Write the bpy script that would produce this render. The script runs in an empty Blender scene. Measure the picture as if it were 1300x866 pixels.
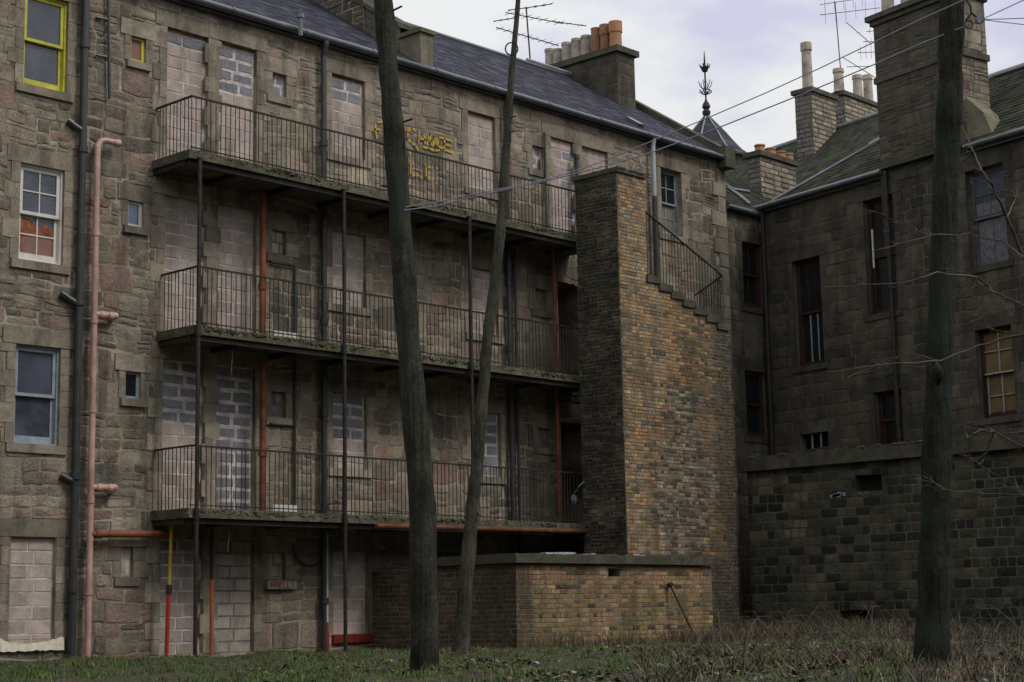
import bpy, math, random
from mathutils import Vector as V3
R=math.radians
rnd=random.Random(7)
C=V3((0,-25.6,0.6))
FPX=2196.667; YAW,PIT,ROLL=R(46.874),R(9.0621),R(-1.0869); RA=R(11.9)
cy,sy=math.cos(YAW),math.sin(YAW); cp,sp=math.cos(PIT),math.sin(PIT)
FW=V3((sy*cp,cy*cp,sp)); r0=V3((cy,-sy,0)); u0_=r0.cross(FW)
RT=r0*math.cos(ROLL)+u0_*math.sin(ROLL); UP=u0_*math.cos(ROLL)-r0*math.sin(ROLL)
# measuring helpers: a photo pixel -> the point where its line of sight meets a real plane of the place
def ray(x,y): return FW+RT*((x-650)/FPX)-UP*((y-433)/FPX)
def onY(x,y,Y=0.): d=ray(x,y); return C+d*((Y-C.y)/d.y)
def onX(x,y,X): d=ray(x,y); return C+d*((X-C.x)/d.x)
def onZ(x,y,Z): d=ray(x,y); return C+d*((Z-C.z)/d.z)
def onD(x,y,D): d=ray(x,y); return C+d*(D/(d.x*sy+d.y*cy))
def onP(x,y,O,N): d=ray(x,y); return C+d*((O-C).dot(N)/d.dot(N))

sc=bpy.context.scene; col=sc.collection
# ------------------------------------------------------------------ materials
def N_(nt,t,**k):
    n=nt.nodes.new(t)
    for a,b in k.items(): setattr(n,a,b)
    return n
def mat(name,colr=None,attr=False,var=.25,rough=.88,nscale=5.,bump=.35,bscale=28.,metal=0.,stain=None,stscale=.7,stamt=.5,moss=None,mossamt=.4,spec=.25,streak=False,bdist=.01,smear=None,smamt=.6,grain=False,fv=.9):
    m=bpy.data.materials.new(name); m.use_nodes=True; nt=m.node_tree; L=nt.links.new
    b=nt.nodes['Principled BSDF']; b.inputs['Roughness'].default_value=rough; b.inputs['Metallic'].default_value=metal
    b.inputs['Specular IOR Level'].default_value=spec
    geo=N_(nt,'ShaderNodeNewGeometry'); P=geo.outputs['Position']
    if attr: a=N_(nt,'ShaderNodeAttribute'); a.attribute_name='col'; c=a.outputs['Color']
    else: a=N_(nt,'ShaderNodeRGB'); a.outputs[0].default_value=(*colr,1); c=a.outputs[0]
    def noise(scale,det=5,ro=.6,vec=P):
        n=N_(nt,'ShaderNodeTexNoise'); n.inputs['Scale'].default_value=scale; n.inputs['Detail'].default_value=det; n.inputs['Roughness'].default_value=ro; L(vec,n.inputs['Vector']); return n.outputs['Fac']
    def mr(f,a0,a1,b0,b1):
        n=N_(nt,'ShaderNodeMapRange'); n.clamp=True
        for i,v in enumerate((a0,a1,b0,b1)): n.inputs[i+1].default_value=v
        L(f,n.inputs[0]); return n.outputs[0]
    def mul(c,f):
        n=N_(nt,'ShaderNodeVectorMath',operation='SCALE'); L(c,n.inputs[0]); L(f,n.inputs['Scale']); return n.outputs[0]
    def mix(f,c,d):
        n=N_(nt,'ShaderNodeMix',data_type='RGBA'); L(f,n.inputs[0]); L(c,n.inputs[6])
        n.inputs[7].default_value=(*d,1); return n.outputs[2]
    c=mul(c,mr(noise(nscale),.3,.7,1-var,1+var)); c=mul(c,mr(noise(nscale*9,5,.75),.33,.67,1-var*fv,1+var*fv))
    if grain:
        g0=N_(nt,'ShaderNodeMapping'); g0.inputs['Scale'].default_value=(1,1,.05); L(P,g0.inputs[0]); c=mul(c,mr(noise(24,4,.6,g0.outputs[0]),.35,.65,.72,1.25))
    vec=P
    if streak:
        mp=N_(nt,'ShaderNodeMapping'); mp.inputs['Scale'].default_value=(1.,1.,.16); L(P,mp.inputs[0]); vec=mp.outputs[0]
    if smear: c=mix(mr(noise(19,8,.75),.47,.60,0,smamt),c,smear)
    if stain: c=mix(mr(noise(stscale*(3 if streak else 1),6,.65,vec),.48,.68,0,stamt),c,stain)
    if moss:  c=mix(mr(noise(1.3,7,.7),.5,.66,0,mossamt),c,moss)
    L(c,b.inputs['Base Color'])
    if bump:
        bn=N_(nt,'ShaderNodeBump'); bn.inputs['Strength'].default_value=bump; bn.inputs['Distance'].default_value=bdist
        bv=P
        if grain:
            g_=N_(nt,'ShaderNodeMapping'); g_.inputs['Scale'].default_value=(1,1,.06); L(P,g_.inputs[0]); bv=g_.outputs[0]
        L(noise(bscale,6,.65,bv),bn.inputs['Height']); L(bn.outputs[0],b.inputs['Normal'])
    return m
M={}
M['stone']=mat('rubble_stone',attr=True,var=.38,nscale=2.6,bump=1.,bscale=16,bdist=.035,stain=(.036,.033,.026),stscale=.8,stamt=.8,streak=True,moss=(.07,.075,.045),mossamt=.3,smear=(.27,.235,.185),smamt=.4,fv=.6)
M['mortar']=mat('lime_mortar',(.30,.26,.20),var=.5,nscale=1.2,bump=.8,stain=(.05,.044,.034),stamt=1.,stscale=1.1,fv=.5)
M['dressed']=mat('dressed_stone',attr=True,var=.32,nscale=2.5,bump=.6,bscale=30,stain=(.05,.046,.037),stscale=.8,stamt=.75,streak=True,smear=(.2,.17,.13),smamt=.3)
M['block']=mat('concrete_block',attr=True,var=.24,nscale=4,bump=.6,bscale=50,bdist=.008,smear=(.52,.47,.44),smamt=.3,stain=(.15,.125,.105),stscale=1.1,stamt=.55,streak=True)
M['blockmortar']=mat('pale_mortar',(.52,.475,.45),var=.35,nscale=5,bump=.5,stain=(.24,.21,.185),stscale=1.8,stamt=.75)
M['brick']=mat('weathered_brick',attr=True,var=.36,nscale=2.2,bump=1.,bscale=30,bdist=.022,stain=(.05,.042,.03),stscale=.42,stamt=.85,streak=True,moss=(.075,.07,.035),mossamt=.4,smear=(.27,.21,.14),smamt=.6)
M['brickmortar']=mat('brick_mortar',(.19,.16,.115),var=.45,nscale=4,bump=.6,stain=(.05,.045,.035),stscale=.6,stamt=.8)
M['darkbrick']=mat('shaded_side_brick',attr=True,var=.5,nscale=3,bump=1.,bscale=26,bdist=.02,moss=(.022,.034,.02),mossamt=.85,smear=(.10,.088,.068),smamt=.5,stain=(.014,.015,.013),stamt=.9,stscale=1.1)
M['darkstone']=mat('dark_stone',attr=True,var=.4,nscale=1.8,bump=.8,bscale=18,bdist=.02,stain=(.022,.021,.017),stscale=.7,stamt=.8,streak=True,moss=(.03,.034,.022),mossamt=.4,smear=(.09,.08,.062),smamt=.3,fv=.4)
M['darkmortar']=mat('dark_mortar',(.10,.095,.073),var=.4,nscale=2,bump=.5,stain=(.035,.034,.027),stamt=.8,stscale=.8)
M['slate']=mat('blue_slate',attr=True,var=.35,nscale=4,rough=.72,bump=.5,bscale=30,spec=.22,moss=(.035,.042,.028),mossamt=.35)
M['mossslate']=mat('mossy_slate',attr=True,var=.4,nscale=3,rough=.95,bump=.7,bscale=20,spec=.08,moss=(.042,.058,.022),mossamt=.9)
M['slateback']=mat('slate_gap',(.03,.03,.035),bump=0)
M['iron']=mat('rusty_black_iron',(.035,.036,.034),var=.4,nscale=9,rough=.55,bump=.3,metal=.3,stain=(.09,.035,.015),stscale=3,stamt=.6)
M['pipe_dark']=mat('dark_green_pipe_paint',(.035,.042,.042),var=.3,nscale=4,rough=.42,bump=.2,spec=.5,stain=(.07,.05,.035),stscale=2,stamt=.4)
M['gutter']=mat('grey_gutter_paint',(.075,.085,.10),var=.4,nscale=3,rough=.27,bump=.15,spec=.9,stain=(.03,.034,.037),stscale=1.5,stamt=.8)
M['pipe_pink']=mat('faded_pink_pipe_paint',(.54,.34,.29),var=.2,nscale=3,rough=.32,bump=.12,spec=.6,stain=(.27,.145,.11),stscale=1.8,stamt=.6)
M['pipe_red']=mat('red_oxide_pipe_paint',(.24,.075,.04),var=.3,nscale=4,rough=.55,bump=.2,stain=(.07,.03,.02),stscale=1.8,stamt=.85)
M['pipe_white']=mat('pale_blue_grey_pipe_paint',(.42,.46,.52),var=.15,nscale=5,rough=.4,bump=.1)
M['red']=mat('red_paint',(.21,.022,.014),var=.3,nscale=5,rough=.55,bump=.15,stain=(.09,.03,.02),stscale=3,stamt=.6)
M['redpole']=mat('bright_red_paint',(.40,.03,.018),var=.3,nscale=4,rough=.5,bump=.15,stain=(.15,.03,.02),stscale=4,stamt=.6)
M['yellow']=mat('yellow_paint',(.55,.53,.06),var=.2,nscale=5,rough=.5,bump=.2,stain=(.28,.26,.08),stscale=4,stamt=.6)
M['ochre']=mat('ochre_yellow_paint',(.48,.33,.03),var=.25,nscale=5,rough=.55,bump=.15,stain=(.15,.1,.04),stscale=4,stamt=.6)
M['graffiti']=mat('yellow_spray_paint',(.50,.34,.05),var=.25,nscale=14,rough=.8,bump=0,smear=(.30,.23,.12),smamt=.5)
M['redletter']=mat('faded_red_lettering',(.28,.05,.03),var=.35,nscale=40,rough=.7,bump=0)
M['orange']=mat('orange_paint',(.36,.10,.03),var=.3,nscale=5,rough=.55,bump=.15,stain=(.12,.05,.03),stscale=3,stamt=.7)
M['white']=mat('white_window_paint',(.66,.65,.60),var=.1,nscale=6,rough=.5,bump=.1,stain=(.4,.36,.28),stscale=5,stamt=.5)
M['bluewhite']=mat('pale_blue_window_paint',(.27,.325,.36),var=.2,nscale=6,rough=.5,bump=.1,stain=(.15,.17,.17),stscale=4,stamt=.5)
M['brownwood']=mat('dark_red_brown_window_paint',(.045,.024,.018),var=.3,nscale=6,rough=.6,bump=.1,stain=(.10,.035,.02),stscale=3,stamt=.4)
M['darkwood']=mat('dark_grey_window_paint',(.085,.085,.08),var=.4,nscale=5,rough=.6,bump=.1,stain=(.2,.19,.18),stscale=4,stamt=.6)
M['letterboard']=mat('pale_weathered_board',(.30,.27,.23),var=.3,nscale=9,bump=.4)
M['rust']=mat('flaking_rust',(.15,.055,.03),var=.45,nscale=5,rough=.85,bump=.5,stain=(.05,.035,.025),stscale=2,stamt=.9)
M['greywood']=mat('grey_window_paint',(.30,.31,.30),var=.3,nscale=6,rough=.6,bump=.1)
M['plaster']=mat('rough_render',(.19,.165,.13),var=.25,nscale=2,bump=.6,stain=(.07,.06,.05),stscale=1.2,stamt=.6)
M['whitestuff']=mat('whitewashed_rubble',(.68,.63,.52),var=.15,nscale=9,bump=.6)
M['deck']=mat('mossy_stone_slab',(.12,.108,.08),var=.5,nscale=4,bump=1.,bdist=.05,bscale=12,moss=(.06,.09,.025),mossamt=.8)
M['soffit']=mat('shade_dark_slab_underside',(.022,.021,.019),var=.3,nscale=3,bump=.4)  # near-black colour meant to deepen the shade below the slabs
M['coping']=mat('mossy_coping',(.085,.08,.062),var=.4,nscale=4,bump=.9,bdist=.025,moss=(.05,.072,.028),mossamt=.75)
M['lead']=mat('lead_flashing',(.30,.31,.35),var=.3,nscale=3,rough=.6,bump=.2,stain=(.08,.09,.08),stscale=1.5,stamt=.7)
M['pole']=mat('weathered_green_timber',(.05,.05,.04),var=.5,nscale=2.5,bump=1.,bscale=20,bdist=.05,moss=(.036,.056,.045),mossamt=.75,grain=True,spec=.06)
M['polelight']=mat('algae_grey_timber',(.065,.064,.05),var=.5,nscale=2.5,bump=1.,bscale=20,bdist=.05,moss=(.045,.062,.045),mossamt=.65,grain=True,spec=.06)
M['poledark']=mat('soot_black_timber',(.032,.033,.027),var=.5,nscale=2.5,bump=1.,bscale=20,bdist=.05,moss=(.034,.055,.045),mossamt=.7,grain=True,spec=.06)
M['twig']=mat('bare_twig_bark',(.105,.09,.07),var=.3,nscale=9,bump=.4)
M['cable']=mat('grey_plastic_rope',(.30,.30,.38),var=.1,rough=.7,bump=0)
M['dark']=mat('dark_opening',(.006,.006,.006),bump=0)
M['ground']=mat('bare_earth_and_moss',(.06,.05,.035),var=.45,nscale=3,bump=1.,bscale=12,bdist=.05,moss=(.035,.065,.015),mossamt=.95)
M['grass']=mat('grass_blades',attr=True,var=.25,nscale=2,rough=.7,bump=0)
M['scrap']=mat('pale_scrap',(.30,.32,.36),var=.35,nscale=12,bump=.5,stain=(.1,.09,.07),stscale=4,stamt=.8)
M['terracotta']=mat('terracotta',(.30,.145,.08),var=.25,nscale=4,bump=.2,stain=(.13,.10,.08),stscale=2.5,stamt=.8)
M['buffclay']=mat('buff_clay',(.42,.37,.31),var=.25,nscale=3,bump=.2,stain=(.12,.11,.10),stscale=2.5,stamt=.8)
M['orangeclay']=mat('orange_clay',(.42,.21,.10),var=.2,nscale=4,bump=.2,stain=(.30,.24,.18),stscale=3,stamt=.8)
M['tan']=mat('tan_blind',(.15,.11,.05),var=.2,nscale=3,bump=0)
M['curtain']=mat('orange_curtain',(.25,.085,.04),var=.4,nscale=6,bump=.4,bdist=.03,bscale=9,stain=(.32,.17,.12),stscale=3,stamt=.6)
M['palecurtain']=mat('pinkish_blind',(.24,.14,.115),var=.15,nscale=8,bump=.1)
M['net']=mat('grey_net_curtain',(.13,.135,.15),var=.35,nscale=10,bump=.2)
def glass(name,c,rough=.06,spec=.9):
    m=mat(name,c,var=.4,nscale=1.3,rough=rough,bump=.35,bscale=2.2,bdist=.03,spec=spec,fv=.15,stain=tuple(x*1.7 for x in c),stscale=1.6,stamt=.7); return m  # paler blotches imitate cloud reflections in the pane colour
M['glass']=glass('sky_painted_glass',(.06,.068,.092),.05,.6); M['glassdark']=glass('dark_glass',(.012,.014,.016),.1,.5); M['glassblue']=glass('blue_tinted_glass',(.05,.10,.17))  # blue-grey base colour stands in for reflected sky

# ------------------------------------------------------------------ object bookkeeping
WL={}
def tag(o,label=None,cat=None,group=None,kind=None):
    if label: o['label']=label
    if cat: o['category']=cat
    if group: o['group']=group
    if kind: o['kind']=kind
    return o
def empty(name,loc,label,cat,group=None):
    o=bpy.data.objects.new(name,None); col.objects.link(o); o.location=loc; o.empty_display_size=.3
    WL[o]=V3(loc); return tag(o,label,cat,group)
class MB:
    def __init__(s): s.v=[];s.f=[];s.c=[];s.m=[]
    def face(s,pts,c=(1,1,1),m=0):
        n=len(s.v); s.v+= [tuple(p) for p in pts]; s.f.append(tuple(range(n,n+len(pts)))); s.c.append(c); s.m.append(m)
    def box(s,p,q,c=(1,1,1),m=0):
        x0,y0,z0=p;x1,y1,z1=q; n=len(s.v)
        s.v+=[(x0,y0,z0),(x1,y0,z0),(x1,y1,z0),(x0,y1,z0),(x0,y0,z1),(x1,y0,z1),(x1,y1,z1),(x0,y1,z1)]
        for f in((0,3,2,1),(4,5,6,7),(0,1,5,4),(1,2,6,5),(2,3,7,6),(3,0,4,7)): s.f.append(tuple(n+i for i in f)); s.c.append(c); s.m.append(m)
    def pbox(s,pl,u0,u1,v0,v1,d0,d1,c=(1,1,1),m=0,jit=0):
        n=len(s.v)
        for d in(d0,d1):
            for u,v in((u0,v0),(u1,v0),(u1,v1),(u0,v1)):
                j=lambda:(rnd.uniform(-jit,jit) if jit else 0)
                s.v.append(tuple(pl(u+j(),v+j(),d)))
        for f in((0,3,2,1),(4,5,6,7),(0,1,5,4),(1,2,6,5),(2,3,7,6),(3,0,4,7)): s.f.append(tuple(n+i for i in f)); s.c.append(c); s.m.append(m)
    def tube(s,path,rad,n=10,c=(1,1,1),m=0,rough=0,caps=True,flat=None):
        path=[V3(p) for p in path]; k=len(path)
        if not hasattr(rad,'__len__'): rad=[rad]*k
        base=len(s.v); prev=None
        for i,p in enumerate(path):
            d=(path[min(i+1,k-1)]-path[max(i-1,0)]).normalized()
            if prev is None:
                a=V3((0,0,1)) if abs(d.z)<.9 else V3((1,0,0)); x=d.cross(a).normalized()
            else: x=(prev-d*prev.dot(d)).normalized()
            prev=x; y=d.cross(x)
            for j in range(n):
                t=2*math.pi*j/n; r=rad[i]*(1+(rnd.uniform(-rough,rough) if rough else 0))
                s.v.append(tuple(p+x*(r*math.cos(t))+y*(r*math.sin(t))))
        for i in range(k-1):
            for j in range(n):
                a=base+i*n+j;b=base+i*n+(j+1)%n
                s.f.append((a,b,b+n,a+n)); s.c.append(c); s.m.append(m)
        if caps:
            s.f.append(tuple(base+j for j in range(n-1,-1,-1))); s.c.append(c); s.m.append(m)
            s.f.append(tuple(base+(k-1)*n+j for j in range(n))); s.c.append(c); s.m.append(m)
    def lathe(s,base,prof,n=14,c=(1,1,1),m=0):
        s.tube([V3(base)+V3((0,0,z)) for r,z in prof],[r for r,z in prof],n,c,m)
    def build(s,name,mats,parent=None,smooth=False,label=None,cat=None,group=None,kind=None):
        if not s.v: return None
        if not isinstance(mats,(list,tuple)): mats=[mats]
        xs=[p[0] for p in s.v];ys=[p[1] for p in s.v];zs=[p[2] for p in s.v]
        b=V3(((min(xs)+max(xs))/2,(min(ys)+max(ys))/2,min(zs)))
        me=bpy.data.meshes.new(name); me.from_pydata([(p[0]-b.x,p[1]-b.y,p[2]-b.z) for p in s.v],[],s.f)
        for m in mats: me.materials.append(m)
        me.polygons.foreach_set('material_index',s.m)
        a=me.attributes.new('col','FLOAT_COLOR','FACE'); a.data.foreach_set('color',[x for c in s.c for x in(c[0],c[1],c[2],1.)])
        if smooth: me.polygons.foreach_set('use_smooth',[True]*len(s.f))
        me.update()
        o=bpy.data.objects.new(name,me); col.objects.link(o); WL[o]=b
        if parent is not None: o.parent=parent; o.location=b-WL[parent]
        else: o.location=b
        return tag(o,label,cat,group,kind)
def plane(O,U,V,N):
    O,U,V,N=V3(O),V3(U).normalized(),V3(V).normalized(),V3(N).normalized()
    return lambda u,v,d=0.: O+U*u+V*v+N*d

# ------------------------------------------------------------------ masonry
STONE=[((.26,.22,.165),5),((.22,.19,.145),4),((.29,.25,.19),3),((.28,.205,.165),3),((.15,.133,.105),3),((.32,.28,.21),2),((.23,.15,.12),1.4),((.18,.168,.135),3)]
DRESS=[((.25,.215,.165),3),((.285,.25,.19),3),((.20,.175,.135),2)]
DKST=[((.092,.08,.058),4),((.076,.067,.05),4),((.108,.092,.067),2),((.058,.053,.042),2),((.095,.074,.055),1.5)]  # stone tones darker than those of the left facade
BRICK=[((.36,.22,.105),4),((.42,.27,.13),3),((.27,.165,.085),3),((.46,.33,.18),2),((.14,.11,.08),1.8),((.30,.23,.125),3),((.38,.16,.08),.7)]
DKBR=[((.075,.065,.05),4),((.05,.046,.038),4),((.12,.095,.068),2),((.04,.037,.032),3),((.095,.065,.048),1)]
LTBR=[((.30,.25,.19),3),((.36,.30,.22),2),((.24,.19,.14),3),((.18,.15,.12),2)]
SLT=[((.042,.044,.072),4),((.056,.058,.09),3),((.03,.032,.05),4),((.085,.088,.12),1.2),((.05,.046,.06),2)]
MSL=[((.036,.038,.032),4),((.046,.047,.04),3),((.028,.029,.026),3),((.052,.058,.035),1.5)]
OUTB=[((.085,.082,.056),4),((.022,.024,.02),4),((.105,.092,.062),3),((.06,.063,.043),4),((.12,.088,.058),.5)]
def pick(pal,rg,v=.12):
    t=rg.uniform(0,sum(w for _,w in pal))
    for c,w in pal:
        t-=w
        if t<=0: break
    k=1+rg.uniform(-v,v); return tuple(x*k for x in c)
def clip(rect,holes):
    out=[rect]
    for h in holes:
        nx=[]
        for a in out:
            if a[0]>=h[1] or a[1]<=h[0] or a[2]>=h[3] or a[3]<=h[2]: nx.append(a); continue
            if a[0]<h[0]: nx.append((a[0],h[0],a[2],a[3]))
            if a[1]>h[1]: nx.append((h[1],a[1],a[2],a[3]))
            m0,m1=max(a[0],h[0]),min(a[1],h[1])
            if a[2]<h[2]: nx.append((m0,m1,a[2],h[2]))
            if a[3]>h[3]: nx.append((m0,m1,h[3],a[3]))
        out=nx
    return [a for a in out if a[1]-a[0]>.05 and a[3]-a[2]>.03]
def rubble(u0,u1,v0,v1,rg,H=(.28,.5),W=(.28,.85)):
    v=v0
    while v<v1-.02:
        h=rg.uniform(*H)
        if v+h>v1-.12: h=v1-v
        u=u0
        while u<u1-.02:
            w=rg.uniform(*W)
            if u+w>u1-.15: w=u1-u
            q=rg.random()
            if q<.34: yield(u,u+w,v,v+h)
            else:
                k=2 if q<.78 else 3; cuts=sorted([0,1]+[ (i+1)/k+rg.uniform(-.1,.1) for i in range(k-1)])
                for a,b in zip(cuts,cuts[1:]):
                    if rg.random()<.45 and w>.35:
                        t=rg.uniform(.3,.7); yield(u,u+w*t,v+h*a,v+h*b); yield(u+w*t,u+w,v+h*a,v+h*b)
                    else: yield(u,u+w,v+h*a,v+h*b)
            u+=w
        v+=h
def courses(u0,u1,v0,v1,rg,h,w,vary=0,bond=.5,hdr=0):
    v=v0;k=0
    while v<v1-.01:
        hh=min(h*(1+rg.uniform(-vary,vary)*.3),v1-v); row_h=hdr and k%4==3
        ww=w/2 if row_h else w
        u=u0-ww*(bond if k%2 else 0)-(rg.uniform(0,ww) if vary else 0)
        while u<u1-.005:
            x=ww*(1+rg.uniform(-vary,vary)); a=max(u,u0); b=min(u+x,u1)
            if b-a>.02: yield(a,b,v,v+hh)
            u+=x
        v+=hh;k+=1
def warp(u,v): return .022*math.sin(u*2.1+1.3*math.sin(v*1.7))+.014*math.sin(u*5.3+v*2.2), .022*math.sin(v*2.7+u*1.1)+.016*math.sin(u*3.9-v*1.3)
def stones(mb,pl,rects,pal,rg,holes=(),joint=.014,depth=(.0,.014),rough=True,jit=.012,mi=0,wp=0,slate=0,colf=None,vv=.12):
    for r in rects:
        c=pick(pal,rg,vv)
        for (a,b,e,f) in clip(r,holes):
            if colf:
                c=colf(c,(a+b)/2,(e+f)/2,rg)
                if c is None: continue
            d=rg.uniform(*depth); g=joint/2
            if slate:
                j=rg.uniform(-.006,.006); u0,u1,v0,v1=a+.003,b-.003,e+j-.02,f
                P=[pl(u0,v0,.004),pl(u1,v0,.004),pl(u1,v1,.0),pl(u0,v1,.0),pl(u0,v0,slate+d),pl(u1,v0,slate+d*rg.uniform(.6,1.2)),pl(u1,v1,.006),pl(u0,v1,.006)]
                n=len(mb.v); mb.v+=[tuple(p) for p in P]
                for q in((4,5,6,7),(0,1,5,4),(1,2,6,5),(3,0,4,7)): mb.f.append(tuple(n+i for i in q)); mb.c.append(c); mb.m.append(mi)
                continue
            w_,h_=b-a,f-e
            if rough and w_>.12 and h_>.07:
                out=[(a+g,e+g),((a+b)/2,e+g),(b-g,e+g),(b-g,(e+f)/2),(b-g,f-g),((a+b)/2,f-g),(a+g,f-g),(a+g,(e+f)/2)]
                out=[(x+rg.uniform(-jit,jit),y+rg.uniform(-jit,jit)) for x,y in out]
                # worn corners
                for i in(0,2,4,6):
                    x,y=out[i]; k=rg.uniform(.03,.12); out[i]=(x+((a+b)/2-x)*k,y+((e+f)/2-y)*k)
                inn=[]
                for x,y in out:
                    k=.012+rg.uniform(0,.012); cx,cy_=(a+b)/2-x,(e+f)/2-y; l=math.hypot(cx,cy_) or 1; k=min(k,l*.4); inn.append((x+cx/l*k,y+cy_/l*k))
                n=len(mb.v)
                for x,y in out:
                    if wp: q=warp(x,y); x+=q[0]*wp;y+=q[1]*wp
                    mb.v.append(tuple(pl(x,y,.001)))
                for x,y in inn:
                    if wp: q=warp(x,y); x+=q[0]*wp;y+=q[1]*wp
                    mb.v.append(tuple(pl(x,y,d*rg.uniform(.6,1.1))))
                x,y=(a+b)/2,(e+f)/2
                if wp: q=warp(x,y); x+=q[0]*wp;y+=q[1]*wp
                mb.v.append(tuple(pl(x,y,d+rg.uniform(-.004,.012))))
                for i in range(8):
                    j=(i+1)%8
                    mb.f.append((n+i,n+j,n+8+j,n+8+i)); mb.f.append((n+8+i,n+8+j,n+16)); mb.c+=[c,c]; mb.m+=[mi,mi]
            else:
                k=min(.006,w_*.2,h_*.2); J=lambda:rg.uniform(-jit,jit)*.4
                o=[(a+g+J(),e+g+J()),(b-g+J(),e+g+J()),(b-g+J(),f-g+J()),(a+g+J(),f-g+J())]
                i_=[(o[0][0]+k,o[0][1]+k),(o[1][0]-k,o[1][1]+k),(o[2][0]-k,o[2][1]-k),(o[3][0]+k,o[3][1]-k)]
                n=len(mb.v); mb.v+=[tuple(pl(x,y,-.002)) for x,y in o]+[tuple(pl(x,y,d)) for x,y in i_]
                for q in((4,5,6,7),(0,1,5,4),(1,2,6,5),(2,3,7,6),(3,0,4,7)): mb.f.append(tuple(n+i for i in q)); mb.c.append(c); mb.m.append(mi)
def sheet(mb,pl,u0,u1,v0,v1,holes=(),mi=1,reveal=.16,rc=(1,1,1),d=0.):
    us=sorted({u0,u1,*[x for h in holes for x in h[:2] if u0<x<u1]}); vs=sorted({v0,v1,*[x for h in holes for x in h[2:4] if v0<x<v1]})
    for a,b in zip(us,us[1:]):
        for e,f in zip(vs,vs[1:]):
            mu,mv=(a+b)/2,(e+f)/2
            if any(h[0]<mu<h[1] and h[2]<mv<h[3] for h in holes): continue
            mb.face([pl(a,e,d),pl(b,e,d),pl(b,f,d),pl(a,f,d)],rc,mi)
    for h in holes:
        a,b,e,f=h[:4]; a,b,e,f=max(a,u0),min(b,u1),max(e,v0),min(f,v1); r=-(h[4] if len(h)>4 else reveal)
        for p,q in(((a,e),(b,e)),((b,e),(b,f)),((b,f),(a,f)),((a,f),(a,e))):
            mb.face([pl(*p,d),pl(*q,d),pl(*q,r),pl(*p,r)],rc,mi)
def masonry_box(mb,x0,x1,y0,y1,z0,z1,style,rg,faces='lfrb',mi=0,mo=1,pal=None):
    pls={'l':(plane((x0,y1,0),(0,-1,0),(0,0,1),(-1,0,0)),y1-y0),'f':(plane((x0,y0,0),(1,0,0),(0,0,1),(0,-1,0)),x1-x0),
         'r':(plane((x1,y0,0),(0,1,0),(0,0,1),(1,0,0)),y1-y0),'b':(plane((x1,y1,0),(-1,0,0),(0,0,1),(0,1,0)),x1-x0)}
    for k in faces:
        pl,w=pls[k]; sheet(mb,pl,0,w,z0,z1,mi=mo)
        if style=='brick': stones(mb,pl,courses(0,w,z0,z1,rg,.078,.225,hdr=1,vary=.03),pal or LTBR,rg,rough=False,depth=(.003,.008),joint=.011,mi=mi)
        elif style=='ashlar': stones(mb,pl,courses(0,w,z0,z1,rg,.3,.6,vary=.25),pal or DRESS,rg,depth=(.004,.012),joint=.01,mi=mi)
        else: stones(mb,pl,rubble(0,w,z0,z1,rg),pal or STONE,rg,mi=mi)
    mb.face([(x0,y0,z1),(x1,y0,z1),(x1,y1,z1),(x0,y1,z1)],(.1,.1,.1),mo)

# ------------------------------------------------------------------ openings
def px_rect(tl,br,on):   # photo corners -> u0,u1,v0,v1 on a wall
    a=on(*tl); b=on(*br); return (a[0],b[0],b[1],a[1])
def surround(mb,pl,r,m=.17,d=.016,sill=True,top=True,rg=rnd,pal=DRESS,longs=True):
    a,b,e,f=r
    v=e
    k=0
    while v<f-.05:
        h=min(rg.uniform(.26,.38),f-v)
        if f-v-h<.12: h=f-v
        for s in(0,1):
            w=m+(.14 if (k+s)%2 and longs else 0)+rg.uniform(-.01,.02); c=pick(pal,rg)
            u0,u1=(a-w,a) if s==0 else (b,b+w)
            n=len(mb.v); mb.pbox(pl,u0+.004,u1,v+.004,v+h-.004,-.02,d+rg.uniform(-.003,.004),c)
        v+=h;k+=1
    if top: mb.pbox(pl,a-m-.08,b+m+.08,f+.003,f+.295+rg.uniform(0,.004),-.02,d+rg.uniform(.001,.012),pick(pal,rg))
    return mb
def sill_obj(pl,r,parent,mtl,name='sill',over=.14,proj=.045,h=.15,pal=DRESS,smat=None):
    a,b,e,f=r; s=MB(); s.pbox(pl,a-over,b+over,e-h,e-.002,-.1,proj,pick(pal,rnd)); return s.build(name,mtl,parent)
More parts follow.
